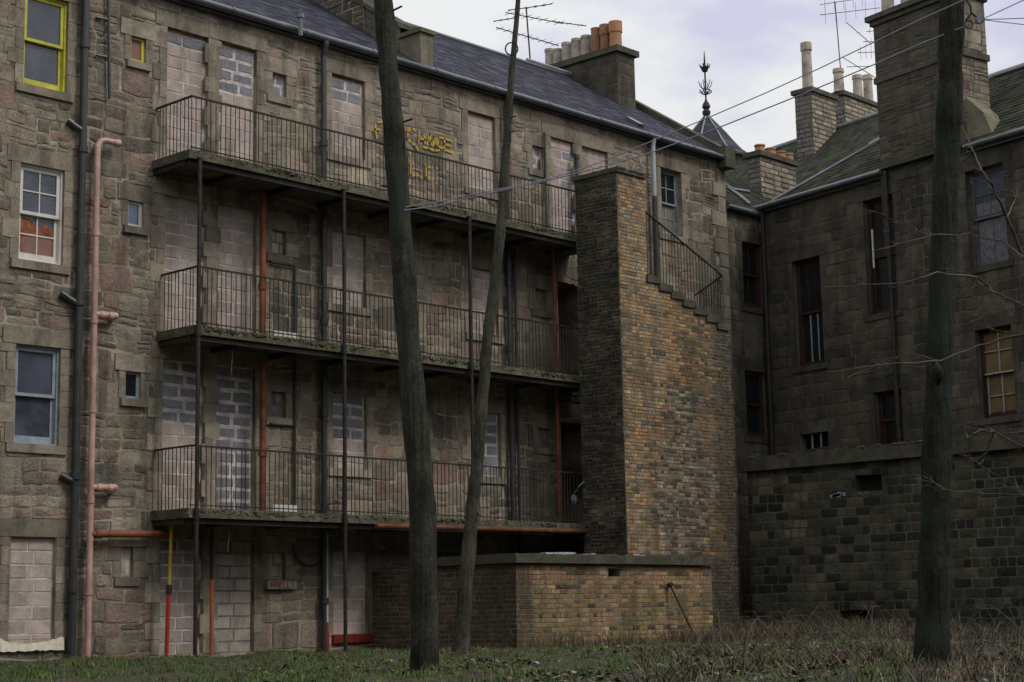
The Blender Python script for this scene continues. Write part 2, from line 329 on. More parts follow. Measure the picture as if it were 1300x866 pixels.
def sash_window(pl,r,parent,fmat,gmat,rec=.05,rows=(1,1),cols=1,label=None,split=.5,fw=.055,sill=True,dr=True,surr=True,pal=DRESS,smat='dressed',curtain=None,mull=None,sillover=.14):
    a,b,e,f=r; fr=MB(); t=fw; q=.03 # outer lining
    def bar(u0,u1,v0,v1,d0,d1): fr.pbox(pl,u0,u1,v0,v1,d0,d1)
    D=-rec
    bar(a,a+.035,e,f,D-.14,D+.01); bar(b-.035,b,e,f,D-.14,D+.01); bar(a+.035,b-.035,f-.035,f,D-.14,D+.01); bar(a+.035,b-.035,e,e+.03,D-.14,D+.01)
    A,B,E_,F=a+.036,b-.036,e+.031,f-.036; mid=E_+(F-E_)*split
    for k,(v0,v1,off) in enumerate(((mid-.02,F,-.02),(E_,mid+.02,-.07))):
        d0,d1=D+off-.045,D+off; bt=t*(1.9 if k else .9); tt=t*(.75 if k==1 else 1)
        bar(A,A+t,v0,v1,d0,d1); bar(B-t,B,v0,v1,d0,d1); bar(A+t,B-t,v0,v0+bt,d0,d1); bar(A+t,B-t,v1-tt,v1,d0,d1)
        nr=rows[k]
        for i in range(1,nr):
            vv=v0+bt+(v1-tt-v0-bt)*i/nr; bar(A+t,B-t,vv-.011,vv+.011,d0+.008,d1-.004)
        for i in range(1,cols):
            uu=A+t+(B-A-2*t)*i/cols; bar(uu-.011,uu+.011,v0+bt,v1-tt,d0+.006,d1-.006)
    w=fr.build('window',M[fmat],parent,label=label)
    g=MB()
    for k,(v0,v1,off) in enumerate(((mid,F-.03,-.045),(E_+.03,mid,-.095))):
        g.face([pl(A+.02,v0,D+off),pl(B-.02,v0,D+off),pl(B-.02,v1,D+off),pl(A+.02,v1,D+off)])
    g.build('pane',M[gmat],w)
    if sill: sill_obj(pl,r,w,M[smat],pal=pal,over=sillover)
    if surr: surround(MB(),pl,r,pal=pal).build('stone_surround',M[smat],w) if False else None
    if surr:
        s=MB(); surround(s,pl,r,pal=pal); s.build('stone_surround',M[smat],w)
    return w
PINK=(.42,.345,.305); BLUE=(.165,.175,.205); GREY=(.25,.235,.21)
def blocked(pl,r,parent,name,rows_blue=0,bluefn=None,rec=.07,redtop=False,mort='blockmortar',sill=None,pal=None,label=None,joint=.034,bw=None,surr=True,basec=PINK):
    a,b,e,f=r; w=b-a; mb=MB()
    mb.face([pl(a,e,-rec),pl(b,e,-rec),pl(b,f,-rec),pl(a,f,-rec)],(1,1,1),1)
    h=.228; v=f-(.06 if redtop else .0); k=0
    if redtop:
        u=a
        while u<b-.03:
            uu=min(u+rnd.uniform(.1,.22),b); mb.pbox(pl,u+.006,uu-.006,f-.055,f-.006,-rec-.01,-rec+.008,(.36,.12,.07) if rnd.random()<.65 else (.12,.1,.09)); u=uu
    while v>e+.03:
        v0=max(v-h,e); x=a+w*(.5 if k%2 else .5)+rnd.uniform(-.03,.03)+(.06 if k%2 else -.05)
        for u0,u1 in((a+.018,x),(x,b-.018)):
            blue=(k<rows_blue) if bluefn is None else bluefn(k,u0<=a+.02)
            c=BLUE if blue else basec; q=1+(rnd.uniform(-.25,.3) if blue else rnd.uniform(-.14,.1)); c=tuple(z*q for z in c)
            if not blue and rnd.random()<.15: c=tuple(z*.85 for z in c)
            g=joint/2*(rnd.uniform(1.6,2.6) if blue else 1)
            if u1-u0>.06 and v-v0>.05:
                mb.pbox(pl,u0+g,u1-g,v0+g,v-g,-rec-.01,-rec+rnd.uniform(.002,.012),c,jit=.012 if blue else .004)
        v=v0;k+=1
    o=mb.build(name,[M['block'],M[mort]],parent,label=label)
    if surr:
        s=MB(); surround(s,pl,r); s.build('stone_surround',M['dressed'],o)
    if sill: sill_obj(pl,r,o,M['dressed'])
    return o
def pipe(path,r,mtl,parent=None,name='drainpipe',coll=(),n=12,label=None,build=True,collar_every=0,cr=1.35):
    mb=MB(); pts=[V3(p) for p in path]; mb.tube(pts,r,n)
    for t in coll:
        d=0;
        i,fq=t; p=pts[i].lerp(pts[i+1],fq); dd=(pts[i+1]-pts[i]).normalized()
        mb.tube([p-dd*.05,p+dd*.05],r*cr,n)
    if collar_every:
        for a,b in zip(pts,pts[1:]):
            L=(b-a).length; k=int(L/collar_every)
            for i in range(1,k+1):
                p=a.lerp(b,i*collar_every/L); dd=(b-a).normalized()
                if i*collar_every<L-.05: mb.tube([p-dd*.06,p+dd*.06],r*cr,n)
    if not build: return mb
    return mb.build(name,mtl,parent,smooth=False,label=label)
def shade_smooth_auto(o): pass
SKYLOC=(0,0,0); SKS=5; ZEN=1.3
# ================================================================== LEFT TENEMENT
FP=plane((0,0,0),(1,0,0),(0,0,1),(0,-1,0))
def F(x,y): p=onY(x,y,0.); return (p.x,p.z)
EZ=12.12
ten=empty('tenement',(21,0,0),'long soot-stained rubble stone tenement with bricked-up doors, three iron balconies and a slate roof','building')
DZ=[onY(239.7,188.8,-1.13).z,onY(246.5,412,-1.13).z,onY(238,645,-1.13).z,.04]   # deck 3,2,1, ground
holes=[]; 
# sash windows, left column
W1=px_rect((33,-12),(85,119),F); W2=px_rect((26,206),(76,337),F); W3=px_rect((19,436),(72,566),F); W4=px_rect((13,681),(72,812),F)
for w in(W1,W2,W3,W4): pass
xa=(W1[0]+W2[0]+W3[0]+W4[0])/4; xb=(W1[1]+W2[1]+W3[1]+W4[1])/4
W1,W2,W3,W4=[(xa,xb,w[2],w[3]) for w in(W1,W2,W3,W4)]
S1=px_rect((166,45),(185,82),F);S2=px_rect((162,254),(179.5,290),F);S3=px_rect((159.5,471),(179.5,508),F);S4=px_rect((152,694),(166,733),F)
xa=(S1[0]+S2[0]+S3[0])/3; xb=(S1[1]+S2[1]+S3[1])/3
S1,S2,S3=[(xa,xb,w[2],w[3]) for w in(S1,S2,S3)]; S4=(xa-.02,xa+.22,S4[2],S4[3])
# doors in four storeys: columns a, b
da=[F(213,34),F(263,47)]; db=[F(278.5,51),F(324.5,62)]
XA0,XA1=F(211,120)[0],F(263.5,130)[0]; XB0,XB1=F(277,150)[0],F(325,165)[0]
tops=[F(213,34)[1],F(208,247)[1],F(207,455)[1],F(200,684)[1]]
topb=[F(278.5,51)[1],F(275,258)[1],F(274,462)[1],F(270,686)[1]]
doors=[]
for k in range(4):
    doors.append(('a',k,(XA0,XA1,DZ[k]+.02,tops[k]))); doors.append(('b',k,(XB0,XB1,DZ[k]+.02,topb[k])))
# small windows col c
SC=[px_rect((344,91),(364,125),F),px_rect((344,291),(362,325),F),px_rect((346,497),(361,531),F),px_rect((345,701),(363,736),F)]
xa=sum(s[0] for s in SC)/4; xb=sum(s[1] for s in SC)/4; SC=[(xa,xb,s[2],s[3]) for s in SC]
WD=[px_rect((423,93),(466,205),F),px_rect((422,292),(464.6,392),F),px_rect((423,498),(464.6,597),F),px_rect((418,700),(464,806),F)]
xa=sum(s[0] for s in WD)/4; xb=sum(s[1] for s in WD)/4; WD=[(xa,xb,s[2],s[3]) for s in WD]
WE=[px_rect((593,140),(629.5,246),F),px_rect((598,339),(633,428),F),px_rect((600,522),(636,606),F)]
xa=WE[0][0]; xb=WE[0][1]; WE=[(xa,xb,s[2],s[3]) for s in WE]
SF=[px_rect((675,184),(690,218),F),px_rect((678,366),(696,396),F),px_rect((681,543),(700,569),F)]
xa=SF[0][0]; xb=SF[0][1]; SF=[(xa,xb,s[2],s[3]) for s in SF]
GX0,GX1=F(697,175)[0],F(731,186)[0]; HX0,HX1=F(737.6,186)[0],F(771,200)[0]
G3=(GX0,GX1,DZ[0]+.02,F(697,173)[1]); H3=(HX0,HX1,DZ[0]+.02,F(738,185)[1])
PAS=[(F(709,420)[0],F(740,420)[0],DZ[k]+.02,DZ[k]+2.35) for k in(1,2)]
WR=px_rect((838,212),(867,302),F); WR=(WR[0],WR[1],WR[2],WR[3])
allr=[W1,W2,W3,W4,S1,S2,S3,S4]+[d[2] for d in doors]+SC+WD+WE+SF+[G3,H3,WR]
def expand(r,m=.17,top=.3,sill=0): return (r[0]-m-.004,r[1]+m+.004,r[2]-sill,r[3]+top)
deep=[]
for r in allr:
    deep.append((*r,.2))
for p in PAS: deep.append((*p,2.2))
sk=[(r[0]-.17,r[1]+.17,r[2],r[3]) for r in allr]+[(r[0]-.25,r[1]+.25,r[3],r[3]+.3) for r in allr]+[(r[0]-.14,r[1]+.14,r[2]-.14,r[2]) for r in allr]+[p for p in PAS]
rg=random.Random(3)
mb=MB()
X0,X1=8.,35.43
sheet(mb,FP,X0,X1,-.3,EZ+.05,deep,mi=1)
# stone tones vary over the wall: lighter above the top deck, darker near the ground
def wcol(c,u,v,r):
    n=math.sin(u*.9+2*math.sin(v*.6))+math.sin(v*1.3+u*.3)
    if v>DZ[0] and u<29 and u>17.6:
        c=tuple(x*1.12 for x in c)
    if u<17.2 and n>1.1 and r.random()<.4: c=(.22,.15,.125)
    c=tuple(x*(1+.14*math.sin(u*.7+v*1.1)) for x in c)
    if v<2.6: c=tuple(x*.92 for x in c)
    return c
stones(mb,FP,rubble(X0,X1,-.2,EZ+.03,rg,H=(.22,.54),W=(.24,.9)),STONE,rg,holes=sk,joint=.02,jit=.018,vv=.2,wp=1.2,colf=wcol,depth=(.0,.016))
wall=mb.build('wall',[M['stone'],M['mortar']],ten)
# backing behind every hole so nothing looks through, plus the other walls
mb=MB(); mb.box((X0,.22,-.3),(X1-.02,8.2,EZ)); 
for p in PAS: pass
mb2=MB()
def shellbox(mb,x0,x1,y0,y1,z0,z1,cuts):
    us=sorted({x0,x1,*[x for c in cuts for x in c[:2]]}); vs=sorted({z0,z1,*[x for c in cuts for x in c[2:4]]})
    for a,b in zip(us,us[1:]):
        for e,f in zip(vs,vs[1:]):
            if any(c[0]<(a+b)/2<c[1] and c[2]<(e+f)/2<c[3] for c in cuts): continue
            mb.face([(a,y0,e),(b,y0,e),(b,y0,f),(a,y0,f)])
    mb.face([(x0,y1,z0),(x1,y1,z0),(x1,y1,z1),(x0,y1,z1)]); mb.face([(x0,y0,z0),(x0,y1,z0),(x0,y1,z1),(x0,y0,z1)]); mb.face([(x1,y0,z0),(x1,y1,z0),(x1,y1,z1),(x1,y0,z1)])
    for c in cuts: mb.face([(c[0]-.1,2.21,c[2]-.1),(c[1]+.1,2.21,c[2]-.1),(c[1]+.1,2.21,c[3]+.1),(c[0]-.1,2.21,c[3]+.1)])
shellbox(mb2,X0,X1-.02,.22,8.2,-.3,EZ,PAS)
mb2.build('inner_wall',M['plaster'],ten)
# gable end wall with its triangle (faces away to the right)
RY,RZ=4.12,15.02
GP=plane((X1,0,0),(0,1,0),(0,0,1),(1,0,0))
mb=MB(); mb.face([(X1,0,-.3),(X1,8.24,-.3),(X1,8.24,EZ),(X1,RY,RZ),(X1,0,EZ)],(1,1,1),1)
def gcol(c,u,v,r):
    lim=EZ+(RZ-EZ)*(u/RY if u<RY else (8.24-u)/4.12)
    return None if v>lim-.15 else c
stones(mb,GP,rubble(0,8.24,8.,RZ,rg),STONE,rg,colf=gcol)
mb.build('gable_wall',[M['stone'],M['mortar']],ten)
# windows of the left column
sash_window(FP,W1,ten,'yellow','glass',label='sash window with bright yellow frame',fw=.06)
w2=sash_window(FP,W2,ten,'white','glass',rows=(2,2),cols=2,label='white eight-pane sash window with orange curtain',fw=.065)
w3=sash_window(FP,W3,ten,'bluewhite','glass',label='pale blue painted two-pane sash window',fw=.06)
# the curtain stands in the lower half of the white window
a,b,e,f=W2; m_=(e+f)/2
mb=MB()
def cpt(u,v): return FP(u,v,-.141)
A_,B_=a+.1,b-.1
cur=[(A_,e+.1),(B_,e+.1),(B_,m_-.26),((A_+B_)/2+.18,m_-.12),((A_+B_)/2+.05,m_-.2),((A_+B_)/2-.1,m_-.1),(A_,m_-.06)]
mb.face([cpt(*q) for q in cur]); mb.build('curtain',M['curtain'],w2)
mb=MB(); 
for q in((A_+.04,(A_+B_)/2-.02,e+.1,m_-.36),((A_+B_)/2+.02,B_-.04,e+.1,m_-.32)): mb.face([FP(q[0],q[2],-.138),FP(q[1],q[2],-.138),FP(q[1],q[3],-.138),FP(q[0],q[3]-.06,-.138)])
mb.build('blind',M['palecurtain'],w2)
w4=blocked(FP,W4,ten,'blocked_window',label='window opening filled with pinkish concrete blocks above a white sill')
mb=MB(); a,b,e,f=W4
n=9
n=26; hs_=[.17,.12,.09,.075,.07,.075,.08,.11,.12,.15,.17]
pr=[]
for i in range(n+1):
    t=i/n*10; k=min(int(t),9); hh=hs_[k]+(hs_[k+1]-hs_[k])*(t-k)+rnd.uniform(-.012,.012); u=a-.17+(b-a+.34)*i/n
    pr.append((u,e-.17+rnd.uniform(-.012,.012),e-.13+hh,.06+rnd.uniform(-.012,.012)))
for A_,B_ in zip(pr,pr[1:]):
    mb.face([FP(A_[0],A_[1],A_[3]),FP(B_[0],B_[1],B_[3]),FP(B_[0],B_[2],B_[3]*.8),FP(A_[0],A_[2],A_[3]*.8)])
    mb.face([FP(A_[0],A_[2],A_[3]*.8),FP(B_[0],B_[2],B_[3]*.8),FP(B_[0],B_[2],-.05),FP(A_[0],A_[2],-.05)])
    mb.face([FP(A_[0],A_[1],-.02),FP(B_[0],B_[1],-.02),FP(B_[0],B_[1],B_[3]),FP(A_[0],A_[1],A_[3])])
for A_ in(pr[0],pr[-1]): mb.face([FP(A_[0],A_[1],-.02),FP(A_[0],A_[1],A_[3]),FP(A_[0],A_[2],A_[3]*.8),FP(A_[0],A_[2],-.02)])
mb.build('sill',M['whitestuff'],w4)
def small_window(r,fm,gm,label=None,rec=.04,fw=.06,parent=ten):
    a,b,e,f=r; q=MB(); D=-rec
    q.pbox(FP,a,a+fw*.7,e,f,D-.06,D); q.pbox(FP,b-fw,b,e,f,D-.06,D); q.pbox(FP,a+fw*.7,b-fw,e,e+fw,D-.06,D); q.pbox(FP,a+fw*.7,b-fw,f-fw*.7,f,D-.06,D)
    o=q.build('window',M[fm],parent,label=label); g=MB(); g.face([FP(a,e,D-.03),FP(b,e,D-.03),FP(b,f,D-.03),FP(a,f,D-.03)]); g.build('pane',M[gm],o)
    sill_obj(FP,r,o,M['dressed'],over=.1,h=.13,proj=.07); s=MB(); surround(s,FP,r,m=.14,longs=False); s.build('stone_surround',M['dressed'],o); return o
small_window(S1,'yellow','palecurtain','small window with bright yellow frame')
small_window(S2,'white','glassblue','small white window with blue glass')
small_window(S3,'bluewhite','glassdark','small pale blue window with dark glass')
blocked(FP,S4,ten,'blocked_window',sill=1,label='narrow window slot filled with pale render',bw=1)
# doors
bl={('a',0):lambda k,l:k==0,('b',0):lambda k,l:k<4,('a',1):None,('b',1):None,('a',2):lambda k,l:k<5,('b',2):lambda k,l:True,('a',3):lambda k,l:k<1,('b',3):None}
for c,k,r in doors:
    fn=bl[(c,k)] or (lambda k,l:False)
    lab={('a',0):'doorway filled with pink blocks and one blue row on top',('b',0):'doorway filled with blue and pink blocks',('b',2):'doorway filled with dark blue-grey blocks',('a',2):'doorway half filled with blue-grey blocks'}.get((c,k))
    blocked(FP,r,ten,'blocked_doorway',bluefn=fn,redtop=(k==0),label=lab,mort='blockmortar' if (c,k)!=('b',3) else 'plaster',basec=PINK if k<2 else (.34,.295,.26) if k==3 else (.38,.31,.265))
for i,r in enumerate(SC):
    blocked(FP,r,ten,'blocked_window',bluefn=(lambda k,l:True) if i in(0,2) else (lambda k,l:False),sill=1,mort='plaster' if i else 'blockmortar')
for i,r in enumerate(WD):
    blocked(FP,r,ten,'blocked_window',bluefn=[lambda k,l:k<2,lambda k,l:False,lambda k,l:k<4,lambda k,l:False][i],sill=(i!=3),redtop=(i==0))
for i,r in enumerate(WE):
    blocked(FP,r,ten,'blocked_window',bluefn=[lambda k,l:False,lambda k,l:False,lambda k,l:True][i],sill=1,redtop=(i==0))
for i,r in enumerate(SF):
    blocked(FP,r,ten,'blocked_window',bluefn=lambda k,l:i==0,sill=1,mort='blockmortar' if i==0 else 'plaster',basec=PINK if i==0 else (.2,.175,.145))
blocked(FP,G3,ten,'blocked_doorway',bluefn=lambda k,l:(k%3==1 and not l)); blocked(FP,H3,ten,'blocked_doorway',bluefn=lambda k,l:False)
sash_window(FP,WR,ten,'bluewhite','glassdark',rows=(2,2),cols=2,label='pale blue eight-pane sash window beside the brick stair tower',rec=.13,fw=.045)
a,b,e,f=WD[3]; mb=MB(); mb.pbox(FP,a-.02,b+.18,e-.14,e+.02,-.02,.06); mb.build('red_beam',M['red'],ten,label='red painted beam under the blocked ground window')
# deck-level plaster patches / raised panels (dressed strips between the doors)
mb=MB()
for k in range(4):
    z0,z1=DZ[k]+.02,tops[k]
    for (a,b) in((XA1+.171,XB0-.171),):
        if b-a>.05:
            v=z0
            while v<z1:
                h=min(.5,z1-v+.01); mb.pbox(FP,a,b,v+.003,v+h-.004,-.01,.014,pick(DRESS,rg)); v+=h
mb.build('dressed_pier',M['dressed'],ten)
# quoins at the right end
mb=MB(); v=0.
k=0
while v<EZ-.35:
    h=rg.uniform(.3,.42); w=.34+(.22 if k%2 else 0)+rg.uniform(-.05,.05); mb.pbox(FP,X1-w,X1+.012,v+.006,v+h-.006,-.2,.03+rg.uniform(0,.012),pick(DRESS,rg),jit=.012); v+=h;k+=1
mb.build('quoin',M['dressed'],ten)
# ---- roof
SL=math.atan2(RZ-EZ-.05,RY+.16); cs,sn=math.cos(SL),math.sin(SL)
RO=V3((0,-.16,EZ+.07)); RPN=V3((0,-sn,cs)); RP=plane(RO,(1,0,0),(0,cs,sn),RPN); RL=(RY+.16)/cs
mb=MB(); sheet(mb,RP,X0,X1,0,RL+.02,mi=1,d=-.004)
mb.face([(X0,RY,RZ+.03),(X1,RY,RZ+.03),(X1,8.4,EZ+.07),(X0,8.4,EZ+.07)],(.08,.08,.1),1)
stones(mb,RP,courses(X0,X1,0,RL,rg,.19,.26,vary=.25),SLT,rg,slate=.014,depth=(0,.008))
rf=mb.build('roof',[M['slate'],M['slateback']],ten)
mb=MB(); mb.tube([(X0,RY,RZ+.03),(X1-.3,RY,RZ+.03)],.075,8); mb.build('ridge',M['gutter'],rf)
def at_roof(x,y): return onP(x,y,RO,RPN)
# right skew coping
mb=MB()
v=0
while v<RL-.05:
    h=min(.7,RL-v); mb.pbox(RP,X1-.24,X1+.1,v+.005,v+h-.005,-.1,.16,pick(DRESS,rg),jit=.008); v+=h
mb.pbox(plane((0,0,0),(1,0,0),(0,0,1),(0,-1,0)),X1-.3,X1+.12,EZ-.25,EZ+.3,-.2,.3,pick(DRESS,rg),jit=.01)
mb.build('skew_coping',M['coping'],rf)
mb=MB(); a=onP(727,100,RO,RPN)
mb.tube([(onY(668,83,RY).x,RY-.03,RZ+.12),(onY(730,103,RY).x,RY-.03,RZ+.12)],.05,6); mb.build('ridge_flashing',M['lead'],rf)
# skylight + vent pipe
p=at_roof(805,158); mb=MB(); mb.pbox(RP,p.x-.12,p.x+.12,(p.y+.16)/cs-.22,(p.y+.16)/cs+.25,0,.1); mb.build('skylight',M['gutter'],rf)
p=at_roof(381.5,39); mb=MB(); mb.tube([p-V3((0,0,.1)),p+V3((0,0,.28))],.045,8); mb.tube([p+V3((0,0,.26)),p+V3((0,0,.34))],.075,8); mb.build('vent_pipe',M['gutter'],rf)
# party wall crossing the roof
q0=onY(532,84,-.15); q1=onY(548,88,-.15); PX0,PX1=q0.x,q1.x
mb=MB(); hp=.62
PWP=plane((PX0,0,0),(0,1,0),(0,0,1),(-1,0,0))
mb.face([(PX0,.5,EZ+.3),(PX0,RY,RZ-.05),(PX0,RY,RZ+hp),(PX0,.5,EZ+.5+hp*.9)],(.13,.12,.10),0)
def zroof(y): return RO.z+(y-RO.y)*sn/cs
mb.v=[];mb.f=[];mb.c=[];mb.m=[]
y=.42
while y<RY-.01:
    y2=min(y+.45,RY); z0,z1=zroof(y)-.05,zroof(y2)-.05
    k=0; t=0
    while t<hp-.02:
        t2=min(t+.22,hp); c=pick(DKST,rg,.2)
        A=[(PX0+.01*rg.random(),y+.006,z0+t+.006),(PX0+.01*rg.random(),y2-.006,z1+t+.006),(PX0+.01*rg.random(),y2-.006,z1+t2-.006),(PX0+.01*rg.random(),y+.006,z0+t2-.006)]
        mb.face([A[0],A[3],A[2],A[1]],tuple(x*1.3 for x in c))
        B=[(PX1,p[1],p[2]) for p in A]; mb.face(B,c); mb.face([A[3],B[3],B[2],A[2]],c); t=t2
    y=y2
mb.box((PX0,-.2,EZ-.02),(PX1,.42,EZ+.78),(.17,.15,.115)); mb.box((PX0-.05,-.25,EZ+.78),(PX1+.05,.45,EZ+.87),(.12,.13,.08))
pw=mb.build('party_wall',[M['dressed']],ten)
mb=MB(); y=.42
while y<RY-.01:
    y2=min(y+.6,RY); 
    mb.face([(PX0-.06,y,zroof(y)+hp-.04),(PX0-.06,y2,zroof(y2)+hp-.04),(PX1+.06,y2,zroof(y2)+hp-.04),(PX1+.06,y,zroof(y)+hp-.04)]); 
    a=[(PX0-.06,y,zroof(y)+hp-.04),(PX0-.06,y2-.01,zroof(y2)+hp-.04),(PX1+.06,y2-.01,zroof(y2)+hp-.04),(PX1+.06,y,zroof(y)+hp-.04)]; bq=[(p[0],p[1],p[2]+.1) for p in a]
    mb.face(bq[::-1]); mb.face([a[0],bq[0],bq[1],a[1]][::-1]); mb.face([a[3],a[2],bq[2],bq[3]][::-1]); mb.face([a[0],a[3],bq[3],bq[0]][::-1]); y=y2
mb.build('coping',M['coping'],pw)
pc=onX(463,38,PX0)
mb=MB(); masonry_box(mb,PX0-.02,PX1+.05,pc.y,pc.y+3.4,zroof(pc.y)-.1,pc.z+2.4,'rubble',rg,pal=DKST); 
ch=mb.build('chimney',[M['stone'],M['mortar']],rf,label='tall stone chimney on the party wall, cut by the top of the photo')
# gable chimney
gc=at_roof(785,132); gx0=gc.x; gx1=onY(806,100,gc.y).x; gzt=onY(785,66,gc.y).z; gyb=onX(700,93,gx0).y
print('gable chimney',gx0,gx1,gc.y,gyb,gzt,onX(700,93,gx0).z)
mb=MB(); masonry_box(mb,gx0,gx1,gc.y,gyb,gc.z-.3,gzt,'ashlar',rg,pal=DKST,faces='lfrb')
mb.box((gx0-.1,gc.y-.1,gzt),(gx1+.1,gyb+.1,gzt+.16),(.08,.075,.06),1)
ch=mb.build('chimney',[M['darkstone'],M['coping']],rf,label='broad dark stone chimney on the right gable with eight clay pots')
def pot(base,h,r,mtl,parent,rings=((.0,1.1),(.12,1.),(.82,.9),(.84,1.08),(1,1.05)),label=None):
    p=MB(); p.lathe(base,[(r*k,h*t) for t,k in rings]+[(r*.75,h),(r*.7,h*.8)],14); return p.build('chimney_pot',M[mtl],parent,label=label)
for i,(px,pt,pb,mt) in enumerate([(697.5,63,88,'buffclay'),(708,63,85,'buffclay'),(719.5,55,80,'buffclay'),(732,50,76,'buffclay'),(744.5,46,71,'buffclay'),(757.5,36.5,65,'terracotta'),(769,32,62,'terracotta'),(782,28,58,'orangeclay')]):
    xc=(gx0+gx1)/2-.12; y=onX(px,60,xc).y; zt=onX(px,pt,xc).z; pot((xc,y,gzt+.15),zt-gzt-.15,[.13,.13,.14,.14,.145,.15,.15,.17][i],mt,ch,
      rings=((0,1),(.5,1),(.86,.98),(.87,1.1),(1,1.1)) if i<5 else ((0,1.02),(.95,.98),(1,1.05)) if i==5 else ((0,1),(.6,.95),(.62,1.1),(1,1.1)))
# gutter & fascia
mb=MB(); mb.tube([(X0,-.2,EZ),(X1,-.2,EZ)],.072,12)
x=X0+.7
while x<X1: mb.tube([(x-.03,-.2,EZ),(x+.03,-.2,EZ)],.084,12); x+=1.8
mb.box((X0,-.12,EZ-.10),(X1-.02,0.02,EZ+.06))
gut=mb.build('gutter',M['gutter'],ten)
# ---- decks
rail_base={}
def baluster_mesh(h,r=.0085):
    b=MB(); b.tube([(0,0,0),(0,0,h)],r,6); me=bpy.data.meshes.new('baluster'); me.from_pydata(b.v,[],b.f); me.materials.append(M['iron']); return me
TX0=28.3
names=['uppermost','middle','lowest']
for k,(c,rc) in enumerate((((239.7,188.8),(243.5,121)),((246.5,412),(249,337)),((239,645),(245,564.6)))):
    z=DZ[k]; xl=onY(*c,-1.13).x; zr=onY(*rc,-1.08).z; xr=xl+.07
    mb=MB()
    # stone slabs laid side by side with a worn mossy nose
    x=xl
    while x<29.3:
        w=rg.uniform(.7,1.3); x2=min(x+w,29.3); yf=-1.13+rg.uniform(-.015,.015) if x2<28.31 or True else 0
        n=7
        mb.box((x+.004,yf,z-.16),(x2-.004,.0,z+rg.uniform(-.006,.006)))
        x=x2
    # crumbled edge lumps
    for i in range(420):
        x=rg.uniform(xl,TX0); s=rg.uniform(.008,.03); mb.tube([(x-s*1.6,-1.12+rg.uniform(-.03,.02),z-rg.uniform(0,.09)),(x+s*1.6,-1.12+rg.uniform(-.03,.02),z-rg.uniform(0,.09))],[s*.5,s*.6],5,rough=.3)
    bal=mb.build('balcony',M['deck'],ten,label=names[k]+' of the three long iron balconies')
    mb=MB(); mb.box((xl+.06,-1.06,z-.26),(29.2,-.98,z-.16)); mb.box((xl+.04,-.98,z-.26),(xl+.12,0.,z-.16))
    x=xl+1.2
    while x<29: mb.box((x,-.98,z-.25),(x+.08,0.,z-.16)); x+=1.35
    mb.build('joist',M['iron'],bal)
    mb=MB(); mb.box((xr,-1.1,zr-.03),(TX0,-1.06,zr)); mb.box((xr,-1.06,zr-.03),(xr+.04,0.,zr))
    mb.box((xr,-1.095,z+.05),(TX0,-1.065,z+.068)); mb.build('top_rail',M['iron'],bal)
    h=zr-z-.02; me=baluster_mesh(h)
    pos=[]
    y=-.98
    while y<-.05: pos.append((xr+.02,y)); y+=.108
    n=int((TX0-xr)/.108)
    pos+=[(xr+.02+i*.108,-1.08) for i in range(n)]
    for i,(x,y) in enumerate(pos[:100]):
        o=bpy.data.objects.new('baluster',me); col.objects.link(o); o.parent=bal
        o.location=V3((x+rg.uniform(-.008,.008),y,z-.01))-WL[bal]; o.rotation_euler=(rg.uniform(-.008,.008),rg.uniform(-.012,.012),0)
    mb=MB()
    for (x,y) in pos[100:]: t=rg.uniform(-.012,.012); mb.tube([(x,y,z-.01),(x+t,y,z+h)],.0085,6)
    mb.build('balusters',M['iron'],bal,kind='stuff')
    rail_base[k]=(xl,xr,zr)
# iron columns carrying the balconies
for px,py in((251,500),(437.5,500),(598,420)):
    x=onY(px,py,-1.17).x; mb=MB(); mb.tube([(x,-1.17,-.1),(x,-1.17,DZ[0]-.13)],.038,10)
    for z in DZ[1:3]: mb.tube([(x,-1.17,z-.2),(x,-1.17,z-.02)],.05,10)
    for z in DZ[:3]: mb.box((x-.05,-1.21,z-.16),(x+.05,-1.06,z-.13))
    mb.build('iron_column',M['iron'],ten)
# ---- pipes
def FX(x,y,Y): return onY(x,y,Y)
a=FX(109,0,-.12); b=FX(90.5,840,-.12); xm=(a.x+b.x)/2
def br(px,py,dx,dz): # stub branch pointing up-left
    z=FX(px,py,-.12).z; return z
pd=pipe([(a.x,-.12,EZ+.5),(a.x,-.12,8),(xm,-.12,5),(b.x,-.12,-.1)],.068,M['pipe_dark'],ten,collar_every=1.9,label='thick dark soil pipe between the left windows')
for (x0,y0,x1,y1) in((103,165,86,153),(99,386,77,372),(93,611,77,603)):
    p=FX(x0,y0,-.12); q=FX(x1,y1,-.03); mb=MB(); mb.tube([p,q],.055,10); mb.tube([q+(p-q)*.0,q+(p-q)*.35],.07,10); mb.build('branch',M['pipe_dark'],pd)
p=FX(137,-20,-.08); q=FX(139,125,-.08); t1=pipe([(p.x,-.08,p.z),(q.x,-.08,q.z)],.028,M['pipe_dark'],ten,label='thin dark waste pipe beside the small yellow window')
mb=MB()
for (px,py) in((122,22),(122,70)):
    z=FX(px,py,-.05).z; mb.tube([FX(px,py,-.04),V3((p.x,-.08,z))],.025,8)
mb.build('bracket',M['pipe_dark'],t1)
xp=(FX(123,190,-.17).x+FX(117,510,-.17).x+FX(112.4,842,-.17).x)/3; zt=FX(123,176,-.17).z; xe=FX(150,178,-.17).x
pp=pipe([(xe,-.17,zt),(xp+.16,-.17,zt),(xp+.06,-.17,zt-.03),(xp,-.17,zt-.14),(xp,-.17,-.1)],.055,M['pipe_pink'],ten,coll=((0,.1),),collar_every=1.55,n=14,cr=1.22,label='faded pink soil pipe running down the left wall',name='drainpipe')
def zf(px,py): return FX(px,py,-.17).z
